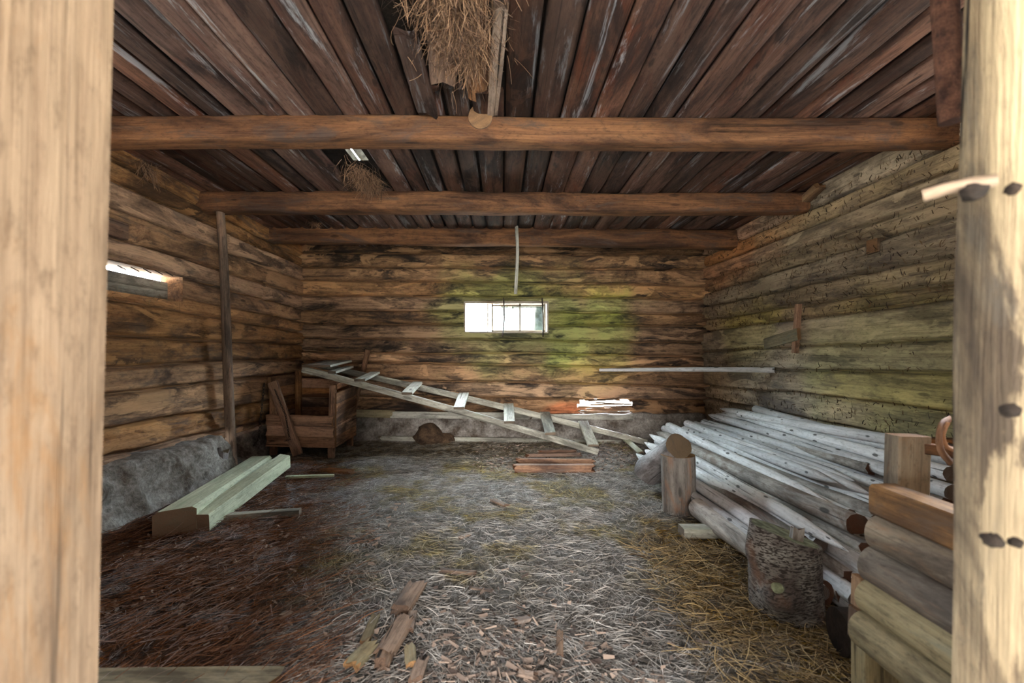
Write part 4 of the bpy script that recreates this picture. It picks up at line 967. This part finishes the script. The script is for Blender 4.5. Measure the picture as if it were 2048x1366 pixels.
# golden straw at lower right and loose longer stems
n = 3800; x = rng.uniform(.75, 1.75, n); y = rng.uniform(1.25, 2.7, n); keep = x < 1.9; 
th = rng.uniform(0, math.pi*2, n); d = np.stack([np.cos(th), np.sin(th), rng.normal(size=n)*.2+.08], 1); d /= np.linalg.norm(d, axis=1, keepdims=True)
b = np.stack([x, y, fh(x, y)+.012+.02*rng.random(n)], 1)
o = strands('golden_straw', b, d, rng.uniform(.04, .14, n), rng.uniform(.0009, .002, n), rng.random(n), M['gold'])
tag(o, 'fresher golden straw scattered around the stump', 'straw', kind='stuff')
# coarser old straw on the left, combed towards the back right
n = 11000; y = 1.25+3.1*rng.random(n)**1.3; x = -.6-rng.random(n)*(np.minimum(1.25*y, 2.45)-.55); kp = (x < -.62-.33*(y-1.6)+.12*rng.normal(size=n)) & (x > -2.4) & (fbm(x*2.4, y*2.4, 88, 3) < .22); x = x[kp]; y = y[kp]; n = len(x)
th = .75+.35*fbm(x*2, y*2, 41, 2)+rng.normal(size=n)*.38; d = np.stack([np.cos(th), np.sin(th), rng.normal(size=n)*.15+.06], 1); d /= np.linalg.norm(d, axis=1, keepdims=True)
b = np.stack([x, y, fh(x, y)+.010+.02*rng.random(n)], 1); cl = fbm(x*2.2, y*2.2, 77, 3); rr = np.clip(rng.random(n)*.55+.45*(cl > .12)*rng.random(n)**.5, 0, 1)
o = strands('old_straw', b, d, rng.uniform(.04, .15, n), rng.uniform(.0008, .0019, n), rr, M['old'])
tag(o, 'dark red-brown old straw with pale stalks on the left half of the floor', 'straw', kind='stuff')
# bark chips
n = 1500; x = rng.normal(.0, .36, n); y = 1.4+abs(rng.normal(0, .30, n))
th = rng.uniform(0, math.pi*2, n); d = np.stack([np.cos(th), np.sin(th), rng.normal(size=n)*.15], 1); d /= np.linalg.norm(d, axis=1, keepdims=True)
b = np.stack([x, y, fh(x, y)+.016+.012*rng.random(n)], 1)
o = strands('bark_chips', b, d, rng.uniform(.008, .05, n)**1.0, .0015+.009*rng.random(n)**3, rng.random(n), M['chip'], seg=1)
tag(o, 'small bark and wood chips strewn over the floor near the doorway', 'wood chips', kind='stuff')
n = 420; x = rng.uniform(-2.2, -.7, n); y = rng.uniform(1.4, 3.4, n); th = rng.uniform(0, math.pi*2, n)
d = np.stack([np.cos(th), np.sin(th), rng.normal(size=n)*.2], 1); d /= np.linalg.norm(d, axis=1, keepdims=True); b = np.stack([x, y, fh(x, y)+.02], 1)
o = strands('pale_flakes', b, d, rng.uniform(.01, .05, n), rng.uniform(.002, .012, n), .6+.4*rng.random(n), M['chip'], seg=2)
tag(o, 'pale flakes and crumbs lying on the dark litter at left', 'flakes', kind='stuff')
# chips and rubble in front of the far wall
n = 1500; x = rng.uniform(-.3, 1.9, n); y = rng.uniform(4.3, 5.8, n); th = rng.uniform(0, math.pi*2, n)
d = np.stack([np.cos(th), np.sin(th), rng.normal(size=n)*.2], 1); d /= np.linalg.norm(d, axis=1, keepdims=True); b = np.stack([x, y, fh(x, y)+.016], 1)
o = strands('rubble_chips', b, d, rng.uniform(.015, .04, n), rng.uniform(.004, .010, n), rng.random(n), M['chip'], seg=2)
tag(o, 'crumbled wood and mortar bits around the ladder foot', 'wood chips', kind='stuff')
# hay hanging through the ceiling
def hang(name, c, ex, n, ln, label, w=(.0008, .002)):
    p = np.array(c)+rng.normal(size=(n, 3))*np.array(ex); d = rng.normal(size=(n, 3))*np.array([.75, .75, .4])+np.array([0, 0, -1.0]); d /= np.linalg.norm(d, axis=1, keepdims=True)
    o = strands(name, p, d, rng.uniform(ln*.3, ln, n), rng.uniform(w[0], w[1], n), rng.random(n), M['hay'], seg=4); return tag(o, label, 'hay', kind='stuff')
hang('hanging_hay', (-.20, 1.72, ZC+.03), (.085, .24, .025), 4200, .15, 'big tangle of dusty hay hanging from the ceiling hole above the nearest beam')
hang('hanging_hay', (-.15, 2.12, ZC+.02), (.05, .10, .02), 700, .13, 'hay wisps trailing from the hole down to the round log end')
hang('hanging_hay', (-1.13, 3.72, ZC+.01), (.05, .14, .012), 1500, .14, 'tuft of hay hanging from the small ceiling hole above the middle beam')
hang('hay_wisp', (-2.02, 4.85, ZC-.02), (.035, .03, .01), 160, .08, 'small hay wisp under the ceiling between the two rear beams')
hang('hay_wisp', (-2.45, 2.35, ZC-.005), (.03, .16, .004), 160, .05, 'thin fringe of hay under the ceiling boards at upper left')
hang('hay_wisp', (XL+.03, 3.35, ZC-.04), (.015, .05, .02), 160, .16, 'brown hay stalks hanging at the top of the left wall')
# straw on the ledge and in the slot
n = 700; y = rng.uniform(2.2, 3.8, n); x = XL+rng.uniform(-.1, .03, n); z = CH+.40+rng.uniform(-.01, .02, n)
th = rng.uniform(0, 6.28, n); d = np.stack([np.cos(th)*.7, np.sin(th), rng.normal(size=n)*.5], 1); d /= np.linalg.norm(d, axis=1, keepdims=True)
o = strands('slot_straw', np.stack([x, y, z], 1), d, rng.uniform(.02, .09, n), rng.uniform(.0006, .0014, n), rng.random(n), M['gold']); tag(o, 'bits of straw on the log under the slot in the left wall', 'straw', kind='stuff')
# dark chaff and mud stuck on the right wall
n = 4200; y = rng.uniform(2.6, 5.9, n); z = rng.uniform(.35, 2.5, n); x = XR(y)-.004
th = rng.normal(math.pi*.5, .9, n); d = np.stack([rng.normal(size=n)*.15-.1, np.cos(th), np.sin(th)], 1); d /= np.linalg.norm(d, axis=1, keepdims=True)
o = strands('wall_chaff', np.stack([x, y, z], 1), d, rng.uniform(.012, .05, n), rng.uniform(.001, .0045, n), rng.random(n), M['mud']); tag(o, 'dark dried chaff and mud stuck all over the right wall', 'chaff', kind='stuff')
n = 2600; x = rng.uniform(-2.6, 2.6, n); z = rng.uniform(.5, 2.5, n); th = rng.uniform(0, 6.28, n); d = np.stack([np.cos(th), rng.normal(size=n)*.1-.1, np.sin(th)], 1); d /= np.linalg.norm(d, axis=1, keepdims=True)
keep = ~((x > WX0-.05) & (x < WX1+.05) & (z > WZ0-.05) & (z < WZ1+.05)); 
o = strands('wall_straw', np.stack([x, np.full(n, 5.985), z], 1)[keep], d[keep], rng.uniform(.01, .04, n)[keep], rng.uniform(.0006, .0016, n)[keep], rng.random(n)[keep], M['gold']); tag(o, 'tiny straw bits stuck to the far wall', 'straw', kind='stuff')
